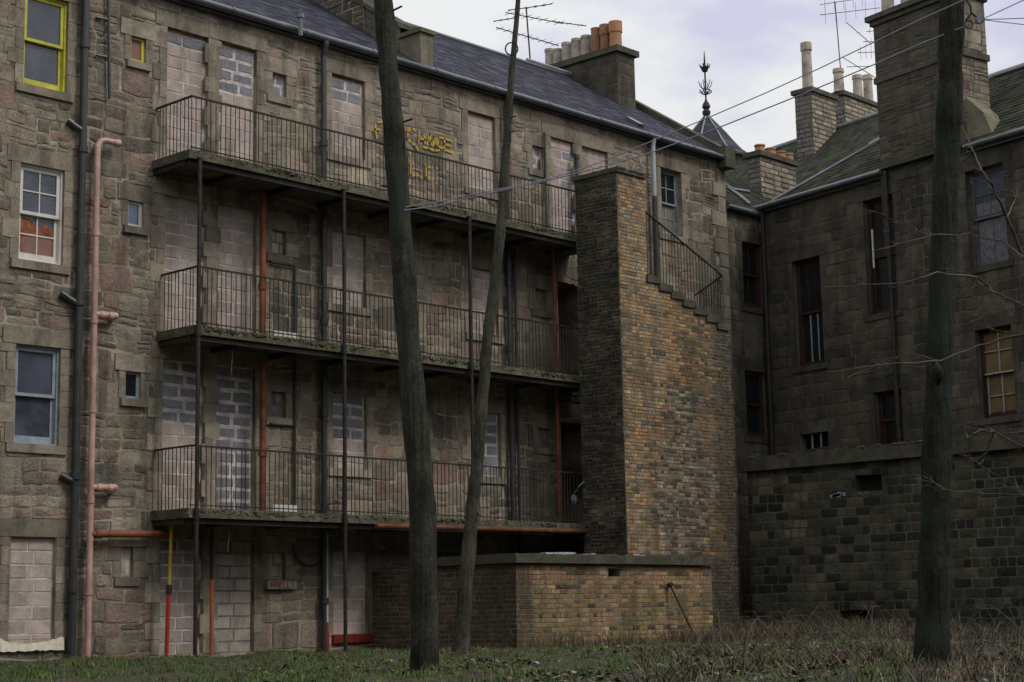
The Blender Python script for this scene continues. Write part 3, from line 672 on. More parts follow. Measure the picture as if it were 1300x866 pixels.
for (px0,px1,py) in((121,147,399),(118,146,619)):
    z=zf(px0,py); xe=FX(px1,py,-.17).x; mb=MB(); mb.tube([(xp,-.17,z),(xe,-.17,z+.02),(xe+.02,.0,z+.02)],.06,12); mb.tube([(xp+.1,-.17,z),(xp+.2,-.17,z)],.075,12); mb.tube([(xe-.16,-.17,z),(xe-.08,-.17,z)],.078,12); mb.build('branch',M['pipe_pink'],pp)
z=zf(118,678); xe=FX(219,681,-.17).x; mb=MB(); mb.tube([(xp,-.17,z),(xe,-.17,z+.03)],.06,12); mb.tube([(xp+.1,-.17,z),(xp+.22,-.17,z)],.075,12); mb.build('branch',M['pipe_red'],pp,label='long horizontal branch running under the balcony')
def vpipe(px,py,Y,z0,z1,r,m,label,ce=1.8,top=False):
    x=FX(px,py,Y).x; path=[(x,Y,z1),(x,Y,z0)]
    if top: path=[(x,-.2,EZ-.05),(x,-.2,EZ-.12),(x,Y,EZ-.35),(x,Y,z0)]
    return pipe(path,r,M[m],ten,collar_every=ce,label=label)
vpipe(411,200,-.13,-.1,EZ,.062,'pipe_dark','dark drainpipe dropping behind all three balconies',top=True)
z_u=DZ[0]-.27
vpipe(333.5,330,-.3,DZ[1],z_u,.062,'pipe_red','rust red pipe between the top and middle balconies')
vpipe(333.5,550,-.3,DZ[2],DZ[1]-.27,.062,'pipe_red','rust red pipe between the middle and lowest balconies')
z=F(345,334)[1]; x0=F(341,334)[0]; x1=F(372,339)[0]
pipe([(x0,-.06,z),(x1,-.06,z),(x1,-.06,DZ[1])],.028,M['pipe_dark'],ten,label='thin dark pipe bent under a small window, middle balcony')
z=F(345,539)[1]; pipe([(x0,-.06,z),(x1,-.06,z),(x1,-.06,DZ[2])],.03,M['pipe_dark'],ten,label='thin dark pipe bent under a small window, lowest balcony')
pipe([(x1,-.06,DZ[1]-.2),(x1,-.06,z)],.03,M['pipe_dark'],ten)
vpipe(643,200,-.13,-.1,EZ,.058,'pipe_dark','dark drainpipe right of the thin leaning pole',top=True)
p=FX(732,200,-.12); pipe([(p.x,-.12,FX(732,197,-.12).z),(p.x,-.12,DZ[0])],.05,M['pipe_dark'],ten,label='short dark pipe between two blocked doorways',coll=((0,.02),))
xx=FX(692,200,-.08).x; pipe([(xx,-.08,F(690,170)[1]),(xx,-.08,DZ[0])],.03,M['pipe_dark'],ten)
xx=FX(656,450,-.1).x; pipe([(xx,-.1,DZ[0]-.3),(xx,-.1,.1)],.035,M['pipe_dark'],ten)
vpipe(705,420,-.35,DZ[2],DZ[0]-.2,.045,'pipe_red','dull red pipe at the right end of the balconies')
x=FX(830,220,-.16).x; zb=FX(830,250,-.16).z
pw_=pipe([(x,-.2,EZ-.02),(x,-.16,EZ-.25),(x,-.16,zb)],.055,M['pipe_white'],ten,label='downpipe white above and dark below, beside the stair')
mb=MB(); mb.tube([(x,-.16,zb+.02),(x,-.16,5.)],.065,12); mb.build('lower_pipe',M['pipe_dark'],pw_)
x=FX(414.5,750,-.16).x; a=FX(414,790,-.16).z
wp=pipe([(x,-.16,DZ[2]-.3),(x,-.16,a)],.035,M['pipe_white'],ten,label='pale thin pipe with red lower end beside the blocked window')
mb=MB(); mb.tube([(x,-.16,a),(x+.03,-.16,-.1)],.04,8,rough=.1); mb.build('lower_pipe',M['redpole'],wp)
# rusty gutter pipe under the lowest balcony
x=onY(478,662,-1.2).x; mb=MB(); mb.tube([(x,-1.19,DZ[2]-.2),(TX0,-1.19,DZ[2]-.17)],.045,8); mb.build('rusty_rail',M['rust'],ten,label='rust red rail under the lowest balcony')
# cable loop on the ground floor wall
mb=MB(); mb.tube([onY(*q,-.04) for q in((372,690),(374,702),(380,712),(390,718),(400,717),(407,712))],.018,6); mb.build('loose_cable',M['pipe_dark'],ten)
# painted sill board with worn red lettering under the ground floor slot
mb=MB(); s=SC[3]; z1=F(337,738)[1]; z0=F(337,748)[1]; xa,xb=F(336,742)[0],F(373,742)[0]
mb.pbox(FP,xa,xb,z0,z1,.02,.10); sg=mb.build('letter_board',M['letterboard'],ten,label='weathered board with faint red capital letters on the ground floor wall')
mb=MB(); hh=(z1-z0)
def stroke(mb,pl,pts,w,d,t=.006,wob=.0):
    for (a,b) in zip(pts,pts[1:]):
        dx,dy=b[0]-a[0],b[1]-a[1]; l=math.hypot(dx,dy) or 1; nx,ny=-dy/l*w/2,dx/l*w/2; ex,ey=dx/l*w*.3,dy/l*w*.3
        mb.face([pl(a[0]-ex-nx,a[1]-ey-ny,d),pl(b[0]+ex-nx,b[1]+ey-ny,d),pl(b[0]+ex+nx,b[1]+ey+ny,d),pl(a[0]-ex+nx,a[1]-ey+ny,d)])
glyph={'H':[[(0,0),(0,1)],[(1,0),(1,1)],[(0,.5),(1,.5)]],'P':[[(0,0),(0,1),(1,1),(1,.5),(0,.5)]],'E':[[(1,1),(0,1),(0,0),(1,0)],[(0,.5),(.8,.5)]],'L':[[(0,1),(0,0),(1,0)]],'I':[[(.5,0),(.5,1)]],'M':[[(0,0),(0,1),(.5,.5),(1,1),(1,0)]]}
tw=(xb-xa-.12)/6
for i,chr_ in enumerate('HPELLI'):
    for st in glyph[chr_]: stroke(mb,FP,[(xa+.07+i*tw+x*tw*.6,z0+hh*.15+y*hh*.7) for x,y in st],.022,.104)
mb.build('lettering',M['redletter'],sg)
# graffiti
def G(x,y): return F(460+x/7.214,130+y/7.214)
GR=[[(185,182),(115,185),(108,250),(125,330)],[(112,250),(150,250)],[(478,262),(440,240),(405,272),(408,330),(440,375),(478,395)],[(478,400),(500,440)],
[(512,275),(505,362)],[(556,300),(565,378)],[(508,330),(565,345)],[(584,385),(604,292),(626,392)],[(592,352),(620,360)],[(640,402),(641,318),(664,412),(666,330)],
[(732,330),(684,322),(682,400),(726,420)],[(812,358),(745,335),(742,385),(740,435),(816,466)],[(742,385),(803,402)],[(550,412),(600,425),(655,445),(695,440)],
[(432,540),(434,672),(492,668)],[(425,450),(432,480)],[(512,680),(540,692)],[(572,570),(574,690),(628,716)],[(574,588),(626,600)],[(665,600),(672,612)],[(574,640),(605,648)]]
for i0,i1,t in((0,2,'letter F'),(2,14,'word CHANCE, underlined'),(14,20,'letters LE')):
    mb=MB()
    for st in GR[i0:i1]: stroke(mb,FP,[G(*q) for q in st],.046,.034+.001*i0)
    mb.build('graffiti',M['graffiti'],ten,label='yellow spray painted '+t+' on the top storey wall')

# ================================================================== STAIR TOWER
stt=empty('stair_tower',(30.2,-1.7,0),'tall brick stair tower with mossy cap and stepped stair wall in front of the tenement','tower')
TY=-2.3; TP=plane((TX0,TY,0),(1,0,0),(0,0,1),(0,-1,0)); tz=10.12; sx=.96; WX=32.2-TX0
nst=7; z_s0,z_s1=8.02,7.12
steps=[]
for i in range(nst):
    a=sx+(WX-sx)*i/nst; b=sx+(WX-sx)*(i+1)/nst; steps.append((a,b,z_s0-(z_s0-z_s1)*(i+.5)/nst))
out=[(a,b,z,tz+1) for a,b,z in steps]
def H(x0,y0,x1,y1):
    a=onY(x0,y0,TY);b=onY(x1,y1,TY); return (a.x-TX0,b.x-TX0,b.z,a.z)
put=[H(829,443,845,452),H(843,524,856,532),H(829,624,846,632),H(862,648,881,656),H(884,572,900,580)]
mb=MB(); sheet(mb,TP,0,WX,-.3,tz,[(*o,.0) for o in out]+[],mi=1)
for p in put: mb.pbox(TP,p[0]+.008,p[1]-.008,p[2]+.008,p[3]-.008,-.02,.012,(.075,.068,.057),jit=.008)
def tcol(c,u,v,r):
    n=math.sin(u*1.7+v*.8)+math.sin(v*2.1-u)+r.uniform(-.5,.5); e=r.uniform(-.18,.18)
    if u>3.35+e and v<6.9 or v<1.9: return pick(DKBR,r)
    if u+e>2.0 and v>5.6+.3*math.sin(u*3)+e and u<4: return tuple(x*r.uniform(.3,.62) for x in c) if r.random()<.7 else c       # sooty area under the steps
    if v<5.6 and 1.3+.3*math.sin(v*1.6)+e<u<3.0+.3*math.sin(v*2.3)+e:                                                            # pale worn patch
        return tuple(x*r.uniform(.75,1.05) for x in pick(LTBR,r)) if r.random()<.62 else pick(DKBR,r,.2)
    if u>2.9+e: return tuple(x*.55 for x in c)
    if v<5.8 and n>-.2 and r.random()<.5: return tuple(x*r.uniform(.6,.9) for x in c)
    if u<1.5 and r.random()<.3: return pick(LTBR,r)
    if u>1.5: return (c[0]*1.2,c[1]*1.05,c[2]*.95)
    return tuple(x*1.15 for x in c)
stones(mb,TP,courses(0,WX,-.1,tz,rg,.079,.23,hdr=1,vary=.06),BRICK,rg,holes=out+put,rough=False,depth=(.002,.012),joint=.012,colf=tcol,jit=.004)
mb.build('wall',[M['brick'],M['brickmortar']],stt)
TL=plane((TX0,-1.1,0),(0,-1,0),(0,0,1),(-1,0,0)); mb=MB(); sheet(mb,TL,0,1.2,-.3,tz,mi=1)
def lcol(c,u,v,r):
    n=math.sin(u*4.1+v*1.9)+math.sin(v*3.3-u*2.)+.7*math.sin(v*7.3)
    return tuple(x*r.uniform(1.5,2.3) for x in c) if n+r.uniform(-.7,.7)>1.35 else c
stones(mb,TL,courses(0,1.2,-.1,tz,rg,.079,.23,hdr=1,vary=.06),DKBR,rg,rough=False,depth=(.0,.02),joint=.012,jit=.008,mi=0,colf=lcol)  # dark palette puts the shade of this left face into the bricks
mb.face([(TX0,-1.1,-.3),(TX0,-1.1,tz),(TX0+sx,-1.1,tz),(TX0+sx,-1.1,-.3)],(1,1,1),1)
mb.face([(TX0+sx,-1.1,-.3),(TX0+sx,-1.1,tz),(TX0+sx,TY,tz),(TX0+sx,TY,-.3)][::-1],(1,1,1),1)
for a,b,z in steps:
    mb.face([(TX0+a,TY,z),(TX0+b,TY,z),(TX0+b,-1.2,z),(TX0+a,-1.2,z)],(1,1,1),1)
    mb.face([(TX0+a,-1.2,-.3),(TX0+b,-1.2,-.3),(TX0+b,-1.2,z),(TX0+a,-1.2,z)],(1,1,1),1)
mb.face([(TX0+WX,TY,-.3),(TX0+WX,-1.2,-.3),(TX0+WX,-1.2,z_s1),(TX0+WX,TY,z_s1)],(1,1,1),1)
mb.build('side_wall',[M['darkbrick'],M['brickmortar']],stt,label='left face of the tower, coloured dark as its shaded side')
mb=MB(); mb.box((TX0-.05,TY-.05,tz+.002),(TX0+sx+.04,-1.05,tz+.10))
for i in range(70):
    x,y=rg.uniform(TX0,TX0+sx),rg.choice([TY-.03,rg.uniform(TY,-1.1)]); s=rg.uniform(.03,.07); mb.tube([(x-s,y,tz+.08),(x+s,y,tz+.1)],s*.7,6,rough=.3)
mb.build('cap',M['coping'],stt)
st=MB()
for i,(a,b,z) in enumerate(steps):
    st.pbox(TP,a-.05,b,z-.16,z+.002,-1.0,.05,pick(DRESS,rg),jit=.008)
st.build('stair_step',M['coping'],stt,label='stepped stone treads along the sloping wall top')
# stair railing
mb=MB(); r0_=onY(816,266,TY+.1); r1_=onY(917,350,TY+.1); ye=onX(882,375,r1_.x)
topr=[r0_+V3((-.25,0,.05)),r0_,r1_,V3((r1_.x,ye.y,ye.z))]
for p,q in zip(topr,topr[1:]): mb.tube([p,q],.022,8)
rail=mb.build('handrail',M['iron'],stt)
nb=26
bm=MB()
for i in range(nb+1):
    t=i/nb; p=r0_.lerp(r1_,t); u=p.x-TX0; zb=z_s0-(z_s0-z_s1)*max(0,(u-sx))/(WX-sx)
    b_=MB(); b_.tube([(p.x,p.y,zb-.05),(p.x,p.y,p.z)],.009,6); b_.build('baluster',M['iron'],stt)
e2=V3((r1_.x,ye.y,ye.z))
for i in range(1,12):
    t=i/12; p=r1_.lerp(e2,t); b_=MB(); b_.tube([(p.x,p.y,z_s1-.7),(p.x,p.y,p.z)],.009,6); b_.build('baluster',M['iron'],stt)
# lamp on the left face of the tower
a=onX(742,611,TX0-.03); b=onX(733,628,TX0-.03); mb=MB(); mb.tube([a,V3((TX0-.12,(a.y+b.y)/2-.03,(a.z+b.z)/2+.04)),b+V3((-.12,0,0))],.012,6); lm=mb.build('lamp_arm',M['lead'],stt)
c=b+V3((-.12,0,0)); mb=MB(); mb.tube([c,c-V3((0,0,.05)),c-V3((0,0,.13)),c-V3((0,0,.2))],[.03,.06,.075,.04],12); mb.build('lamp_shade',M['scrap'],lm)

# ================================================================== SHED
shx0,shx1,shy,shz=23.16,29.05,-3.9,1.56
shed=empty('brick_shed',((shx0+shx1)/2,-2,0),'low brick shed with flat concrete roof at the foot of the stair tower','shed')
SP=plane((shx0,shy,0),(1,0,0),(0,0,1),(0,-1,0)); vent=(lambda a,b:(a.x-shx0,b.x-shx0,b.z,a.z))(onY(772,722,shy),onY(787,732,shy))
mb=MB(); sheet(mb,SP,0,shx1-shx0,-.3,shz,[(*vent,.25)],mi=1); mb.face([SP(vent[0],vent[2],-.24),SP(vent[1],vent[2],-.24),SP(vent[1],vent[3],-.24),SP(vent[0],vent[3],-.24)],(.01,.01,.01),0)
def scol(c,u,v,r):
    k=int((v+.05)/.088); n=math.sin(u*1.3+v*2)+math.sin(u*2.7-v*3)
    if k in(13,16) and math.sin(u*1.9)>-.3 and r.random()<.4: return pick(DKBR,r,.3)
    if k in(4,7,9) and r.random()<.16: return pick(DKBR,r,.3)
    if v<1.0 and n>-.6 and r.random()<.75: return tuple(x*r.uniform(.8,1.1) for x in (.27,.20,.085))
    if v>1.2 and r.random()<.4: return tuple(x*r.uniform(.9,1.1) for x in (.46,.25,.13))
    if r.random()<.03: return (.42,.34,.25)
    return tuple(x*1.05 for x in c)
stones(mb,SP,courses(0,shx1-shx0,-.05,shz,rg,.088,.235,hdr=1,vary=.05),BRICK,rg,holes=[vent],rough=False,depth=(.002,.01),joint=.013,colf=scol,jit=.004)
sl=plane((shx0,0,0),(0,-1,0),(0,0,1),(-1,0,0)); sheet(mb,sl,0,-shy,-.3,shz,mi=1)
stones(mb,sl,courses(0,-shy,-.05,shz,rg,.088,.235,hdr=1,vary=.05),[((.085,.062,.042),3),((.11,.08,.052),2),((.05,.044,.034),3),((.16,.13,.09),.7)],rg,rough=False,depth=(.002,.01),joint=.013,jit=.004)  # left side gets darker bricks, its shade painted into the palette
mb.face([(shx1,shy,-.3),(shx1,-2.3,-.3),(shx1,-2.3,shz),(shx1,shy,shz)],(1,1,1),1)
mb.build('wall',[M['brick'],M['brickmortar']],shed)
mb=MB(); n=14
def slabtop(mb,x0,x1,y0,y1,z0,z1,seg,rg,j=.012):
    xs=[x0+(x1-x0)*i/seg for i in range(seg+1)]; dz=[rg.uniform(-j,j) for _ in xs]; dy=[rg.uniform(-j,j) for _ in xs]
    for i in range(seg):
        a,b=xs[i],xs[i+1]
        f0=(a,y0+dy[i]);f1=(b,y0+dy[i+1])
        mb.face([(*f0,z0),(*f1,z0),(*f1,z1+dz[i+1]),(*f0,z1+dz[i])]); mb.face([(*f0,z1+dz[i]),(*f1,z1+dz[i+1]),(b,y1,z1),(a,y1,z1)]); mb.face([(*f0,z0),(a,y1,z0),(b,y1,z0),(*f1,z0)])
    mb.face([(x0,y0+dy[0],z0),(x0,y0+dy[0],z1+dz[0]),(x0,y1,z1),(x0,y1,z0)]); mb.face([(x1,y0+dy[-1],z0),(x1,y1,z0),(x1,y1,z1),(x1,y0+dy[-1],z1+dz[-1])])
slabtop(mb,shx0-.1,shx1+.12,shy-.10,-1.4,shz+.015,shz+.18,30,rg,.018)
mb.build('roof',M['coping'],shed)
mb=MB()
for px,l in((706,.5),(735,.3),(690,.4),(800,.25),(808,.15),(748,.12)):
    p=onY(px,702,shy+.25); mb.pbox(plane((p.x,p.y,shz+.19),(1,0,0),(0,1,0),(0,0,1)),0,l,-.08,.08,0,rg.uniform(.015,.05),jit=.02)
tag(mb.build('litter',M['scrap']),'pale litter scattered along the flat roof edge of the brick shed','litter')
mb=MB(); a=onY(851,743,shy-.08); b=onY(884,812,shy-.5); mb.tube([a,b],.022,8); mb.tube([a+V3((-.05,0,0)),a+V3((.05,0,.02))],.045,8)
tag(mb.build('iron_bar',M['iron']),'thin rusty iron bar leaning against the front of the brick shed','iron bar')

# ================================================================== RIGHT TENEMENT
P0=onY(966,269,0.); dr=V3((-math.sin(RA),-math.cos(RA),0)); nr=V3((-math.cos(RA),math.sin(RA),0)); RB0=V3((P0.x,P0.y,0)); BP=plane(RB0,dr,(0,0,1),nr)
def B(x,y,off=0.): p=onP(x,y,RB0+nr*off,nr); return ((p-RB0).dot(dr),p.z)
rb=empty('tenement',(38.5,-4,0),'dark stone tenement on the right with mossy slate roof and tall wallhead chimney','building')
BZ=11.1; SE=14.
R1=px_rect((1005.5,333),(1047,460),B); R2=px_rect((1095.6,256),(1141,393),B); R3=px_rect((1225,219),(1281,330),B); R4=px_rect((1238,420),(1291,526),B); R5=px_rect((1109.6,499),(1148,566),B); R6=px_rect((1016,552),(1052,567),B)
rs=[R1,R2,R3,R4,R5,R6]
bd=[(*r,.22) for r in rs]; bsk=[(r[0]-.17,r[1]+.17,r[2],r[3]) for r in rs]+[(r[0]-.25,r[1]+.25,r[3],r[3]+.3) for r in rs]
mb=MB(); sheet(mb,BP,0,SE,-.3,BZ,bd,mi=1)
stones(mb,BP,courses(0,SE,-.1,BZ,rg,.29,.55,vary=.4),DKST,rg,holes=bsk,depth=(.004,.016),joint=.012,wp=.4,vv=.2)
bw_=mb.build('wall',[M['darkstone'],M['darkmortar']],rb)
def o3(u,d,z): p=BP(u,z,d); return p
mb=MB(); D2=-9.5
for (a,b) in(((0,-.24),(SE,-.24)),((SE,-.24),(SE,D2)),((SE,D2),(-6,D2)),):
    mb.face([o3(*a,-.3),o3(*b,-.3),o3(*b,BZ),o3(*a,BZ)])
mb.build('inner_wall',M['plaster'],rb)
DS=[((.08,.072,.057),3),((.065,.06,.047),2),((.10,.087,.07),2)]
sash_window(BP,R1,rb,'brownwood','glassdark',rows=(1,1),cols=3,pal=DS,smat='darkstone',rec=.14)
sash_window(BP,R2,rb,'brownwood','glassdark',pal=DS,smat='darkstone',rec=.14,label='tall dark window half behind the drainpipe')
w=sash_window(BP,R3,rb,'darkwood','glass',rows=(2,1),cols=2,pal=DS,smat='darkstone',rec=.14,label='grey sash window with a white net curtain')
a,b,e,f=R3; mb=MB(); 
for q in((e+.12,(e+f)/2-.06,-.225),((e+f)/2+.06,(e+f)/2+.35,-.175)): mb.face([BP(a+.12,q[0],q[2]),BP(b-.1,q[0],q[2]),BP(b-.1,q[1],q[2]),BP(a+.12,q[1],q[2])])
mb.build('net_curtain',M['net'],w)
w=sash_window(BP,R4,rb,'brownwood','tan',rows=(1,1),cols=1,pal=DS,smat='darkstone',rec=.14,label='window with tan blinds behind white glazing bars')
a,b,e,f=R4; m_=(e+f)/2; mb=MB(); t=.1
for (u0,u1,v0,v1,d) in((a+.08,b-.08,m_-.02,m_+.02,-.17),(a+.09,a+.12,e+.1,m_,-.23),((a+b)/2-.015,(a+b)/2+.015,e+.1,m_,-.23),((a+b)/2-.015,(a+b)/2+.015,m_+.03,f-.1,-.18),(a+.09,b-.09,(e+m_)/2-.012,(e+m_)/2+.012,-.23),(a+.09,b-.09,(f+m_)/2-.012,(f+m_)/2+.012,-.18)):
    mb.pbox(BP,u0,u1,v0,v1,d,d+.03)
mb.build('glazing_bar',M['greywood'],w)
sash_window(BP,R5,rb,'brownwood','glassdark',pal=DS,smat='darkstone',rec=.14)
mb=MB(); a,b,e,f=R6; mb.face([BP(a,e,-.2),BP(b,e,-.2),BP(b,f,-.2),BP(a,f,-.2)]); g=mb.build('window_opening',M['dark'],rb)
mb=MB(); mb.pbox(BP,a+(b-a)*.32,a+(b-a)*.36,e,f,-.1,-.07); mb.pbox(BP,a+(b-a)*.64,a+(b-a)*.68,e,f,-.1,-.07); mb.build('window_bar',M['greywood'],g)
# white inner strips of the first window
a,b,e,f=R1; mb=MB(); 
for u in(.36,.62): mb.pbox(BP,a+(b-a)*u,a+(b-a)*u+.035,e+.1,(e+f)/2-.06,-.215,-.19)
mb.build('glazing_bar',M['bluewhite'],bw_ and rb)
a,b,e,f=R2; mb=MB(); mb.pbox(BP,a+.09,a+.13,(e+f)/2-.25,(e+f)/2+.72,-.17,-.135); mb.build('glazing_bar',M['white'],rb)
# wing between the two tenements (belongs to the right one)
WPL=plane((X1,.06,0),(1,0,0),(0,0,1),(0,-1,0))
def Wn(x,y): p=onY(x,y,.06); return (p.x-X1,p.z)
V1=px_rect((941,306),(965,392),Wn); V2=px_rect((945,470),(972,556),Wn); V1=(V1[0],V1[0]+.85,V1[2],V1[3]); V2=(V2[0],V2[0]+.85,V2[2],V2[3])
ww=P0.x-X1+.6; WZ=10.92
mb=MB(); sheet(mb,WPL,0,ww,-.3,WZ,[(*V1,.22),(*V2,.22)],mi=1)
stones(mb,WPL,courses(0,ww,-.1,WZ,rg,.3,.5,vary=.4),[((.17,.145,.115),3),((.13,.115,.09),3),((.10,.09,.07),2)],rg,holes=[(r[0]-.17,r[1]+.17,r[2],r[3]) for r in(V1,V2)]+[(r[0]-.25,r[1]+.25,r[3],r[3]+.3) for r in(V1,V2)],wp=.4)
mb.face([(X1,.3,-.3),(X1+ww,.3,-.3),(X1+ww,.3,WZ),(X1,.3,WZ)],(1,1,1),1)
mb.build('wing_wall',[M['darkstone'],M['darkmortar']],rb)
sash_window(WPL,V1,rb,'brownwood','glassdark',cols=2,pal=DS,smat='darkstone'); sash_window(WPL,V2,rb,'brownwood','glassdark',pal=DS,smat='darkstone')
mb=MB(); mb.tube([(X1+.02,-.06,WZ),(P0.x+.05,-.06,WZ)],.08,10); mb.build('gutter',M['gutter'],rb)
# roofs
PIT2=R(38); vh=V3((-nr.x,-nr.y,0)); VV=vh*math.cos(PIT2)+V3((0,0,math.sin(PIT2))); NN=dr.cross(VV); NN=NN if NN.z>0 else -NN
AO=BP(0,BZ+.05,.14); AP=plane(AO,dr,VV,NN)
def onA(x,y): p=onP(x,y,AO,NN); return ((p-AO).dot(dr),(p-AO).dot(VV))
h0=onA(967,264); h1=onA(1112,183); rr=onA(1265,98); rr2=onA(1232,108)
print('roofA',h0,h1,rr,rr2)
VR=rr[1]
def hipu(v): return h0[0]+(h1[0]-h0[0])*(v-h0[1])/(h1[1]-h0[1])
mb=MB(); 
mb.face([AP(hipu(0),0),AP(SE,0),AP(SE,VR),AP(hipu(VR),VR)],(1,1,1),1)
stones(mb,AP,courses(-1,SE,0,VR,rg,.2,.28,vary=.3),MSL,rg,slate=.014,depth=(0,.01),colf=lambda c,u,v,r: None if u<hipu(v)-.05 else c)
ra_=mb.build('roof',[M['mossslate'],M['slateback']],rb)
mb=MB(); mb.tube([AP(hipu(0),0,.03),AP(hipu(VR*.45),VR*.45,.05)],.035,8); mb.tube([AP(hipu(VR*.45),VR*.45,.05),AP(hipu(VR),VR,.05)],.075,8); mb.build('hip_flashing',M['lead'],ra_)
mb=MB(); mb.tube([AP(hipu(VR),VR,.03),AP(SE,VR,.03)],.06,8); mb.build('ridge',M['gutter'],ra_)
def BO_(s): p_=RB0+vh*8.+dr*s; return V3((p_.x,p_.y,onP(1011,180,RB0+vh*8.,nr).z))
# hip slope falling away to the far side
mb=MB(); tip=AP(hipu(VR),VR); mb.face([AP(hipu(0),0),tip,BP(-.3,BZ,-7.)],(1,1,1),0); mb.face([tip,AP(SE,VR),BP(SE,BZ,-9.),BP(-.3,BZ,-9.)],(1,1,1),0)
mb.build('roof_slope',M['slateback'],rb)
mb=MB(); mb.face([BP(SE,-.3,0),BP(SE,-.3,-9.5),BP(SE,BZ,-9.5),tip+(AP(SE,VR)-tip),BP(SE,BZ,0)]); mb.face([BO_(14.),BP(14.,BZ-1,-3.),BP(14.,BZ-1,-14.)]); mb.build('end_wall',M['darkstone'],rb)
mb=MB(); g0,g1=B(1118,219,.2)[0],B(1224,190,.2)[0]
for (a,b) in((-.05,g0),(g1,SE)): mb.tube([BP(a,BZ-.02,.2),BP(b,BZ-.02,.2)],.068,10); mb.pbox(BP,a,b,BZ-.14,BZ+.0,0,.12)
mb.build('gutter',M['gutter'],rb)
# back range roof with the ridge line seen over everything
dB=8.; pB=RB0+vh*dB
q1=onP(922,208,pB,nr); q2=onP(1100,153,pB,nr); zB=(q1.z+q2.z)/2; print('backridge',q1,q2); CY2,CY3=3.0,4.6
BO=V3((pB.x,pB.y,zB)); VD=-(vh*math.cos(PIT2)-V3((0,0,-math.sin(PIT2)))); VD=(-vh*math.cos(PIT2)-V3((0,0,math.sin(PIT2)))) ; NB=dr.cross(VD); NB=NB if NB.z>0 else -NB
QP=plane(BO,dr,VD,NB); LB=(zB-10.6)/math.sin(PIT2)
mb=MB(); mb.face([QP(-9,0),QP(14,0),QP(14,LB),QP(-9,LB)],(1,1,1),1)
stones(mb,QP,courses(-9,8,0,LB,rg,.2,.28,vary=.3),MSL,rg,slate=.014,depth=(0,.01))
mb.face([QP(-9,0),QP(13,0),BO+dr*14+vh*6-V3((0,0,5)),BO-dr*9+vh*6-V3((0,0,5))],(1,1,1),1)
rq=mb.build('roof',[M['mossslate'],M['slateback']],rb)
mb=MB(); mb.tube([QP(-9,0,.05),QP(13,0,.05)],.07,8); mb.build('ridge_flashing',M['lead'],rq)
# wing roof
WO=V3((X1,-.1,WZ+.05)); WS=R(38); wv=V3((0,math.cos(WS),math.sin(WS))); wn=V3((0,-math.sin(WS),math.cos(WS))); WR_=plane(WO,(1,0,0),wv,wn)
mb=MB(); mb.face([WR_(0,0),WR_(3.4,0),WR_(3.4,3.6),WR_(0,3.6)],(1,1,1),1)
stones(mb,WR_,courses(0,3.4,0,3.6,rg,.2,.28,vary=.3),MSL,rg,slate=.014,depth=(0,.01))
wr_=mb.build('roof',[M['mossslate'],M['slateback']],rb)
def onW(x,y): return onP(x,y,WO+wn*.05,wn)
mb=MB(); mb.tube([onW(921,234),onW(931,240),onW(951,243)],.035,6); mb.tube([onW(924,238),onW(940,249),onW(952,259)],.045,6); mb.build('valley_flashing',M['lead'],wr_)
# wallhead chimney
cz=onP(1113,27,RB0,nr).z; cs0,cs1=B(1114,120)[0],B(1223,120)[0]
print('whc',cs0,cs1,cz)
mb=MB()
CPs={'f':BP}
th=.95
sheet(mb,plane(RB0+nr*.02,dr,(0,0,1),nr),cs0,cs1,BZ-.3,cz,mi=1)
stones(mb,plane(RB0+nr*.02,dr,(0,0,1),nr),rubble(cs0,cs1,BZ-.3,cz,rg,H=(.2,.38),W=(.25,.7)),DKST,rg)
e=RB0+dr*cs1+nr*.02; ep=plane(e,-nr,(0,0,1),dr); sheet(mb,ep,0,th,BZ-.3,cz,mi=1); stones(mb,ep,rubble(0,th,BZ-.3,cz,rg),STONE,rg)  # end face takes the paler palette, its light put into the colour
e=RB0+dr*cs0+nr*.02; ep=plane(e-nr*th,nr,(0,0,1),-dr); sheet(mb,ep,0,th,BZ-.3,cz,mi=1); ep=plane(e-nr*th,dr,(0,0,1),-nr); sheet(mb,ep,0,cs1-cs0,BZ-.3,cz,mi=1)
CPL=plane(RB0,dr,nr,(0,0,1)); mb.pbox(CPL,cs0-.06,cs1+.06,-th-.05,.09,cz-.12,cz,(.1,.09,.07),1); mb.pbox(CPL,cs0-.14,cs1+.14,-th-.1,.17,cz+.001,cz+.13,(.1,.09,.07),1)
mb.pbox(CPL,cs0-.05,cs1+.05,-th-.02,.06,13.35,13.5,(.1,.09,.07),1)
wc=mb.build('chimney',[M['darkstone'],M['coping']],rb,label='massive wallhead chimney rising flush from the wall')
for px in(1127,1152,1180): 
    p=onP(px,5,RB0-nr*.45,nr); pot((p.x,p.y,cz+.12),.75,.17,'buffclay',wc)
# shoulder right of the chimney, and low lean wall behind it
pS=plane(RB0,dr,(0,0,1),nr)
mb=MB(); a=cs1; 
mb.face([BP(a,BZ,-.05),BP(a+.8,BZ,-.05),BP(a+.5,BZ+.75,-.05),BP(a,BZ+1.25,-.05)],(.16,.15,.10)); mb.face([BP(a+.8,BZ,-.05),BP(a+.8,BZ,-.55),BP(a+.5,BZ+.75,-.55),BP(a+.5,BZ+.75,-.05)],(.16,.15,.10)); mb.face([BP(a+.5,BZ+.75,-.05),BP(a+.5,BZ+.75,-.55),BP(a,BZ+1.25,-.55),BP(a,BZ+1.25,-.05)],(.16,.15,.10))
mb.build('chimney_shoulder',M['dressed'],wc)
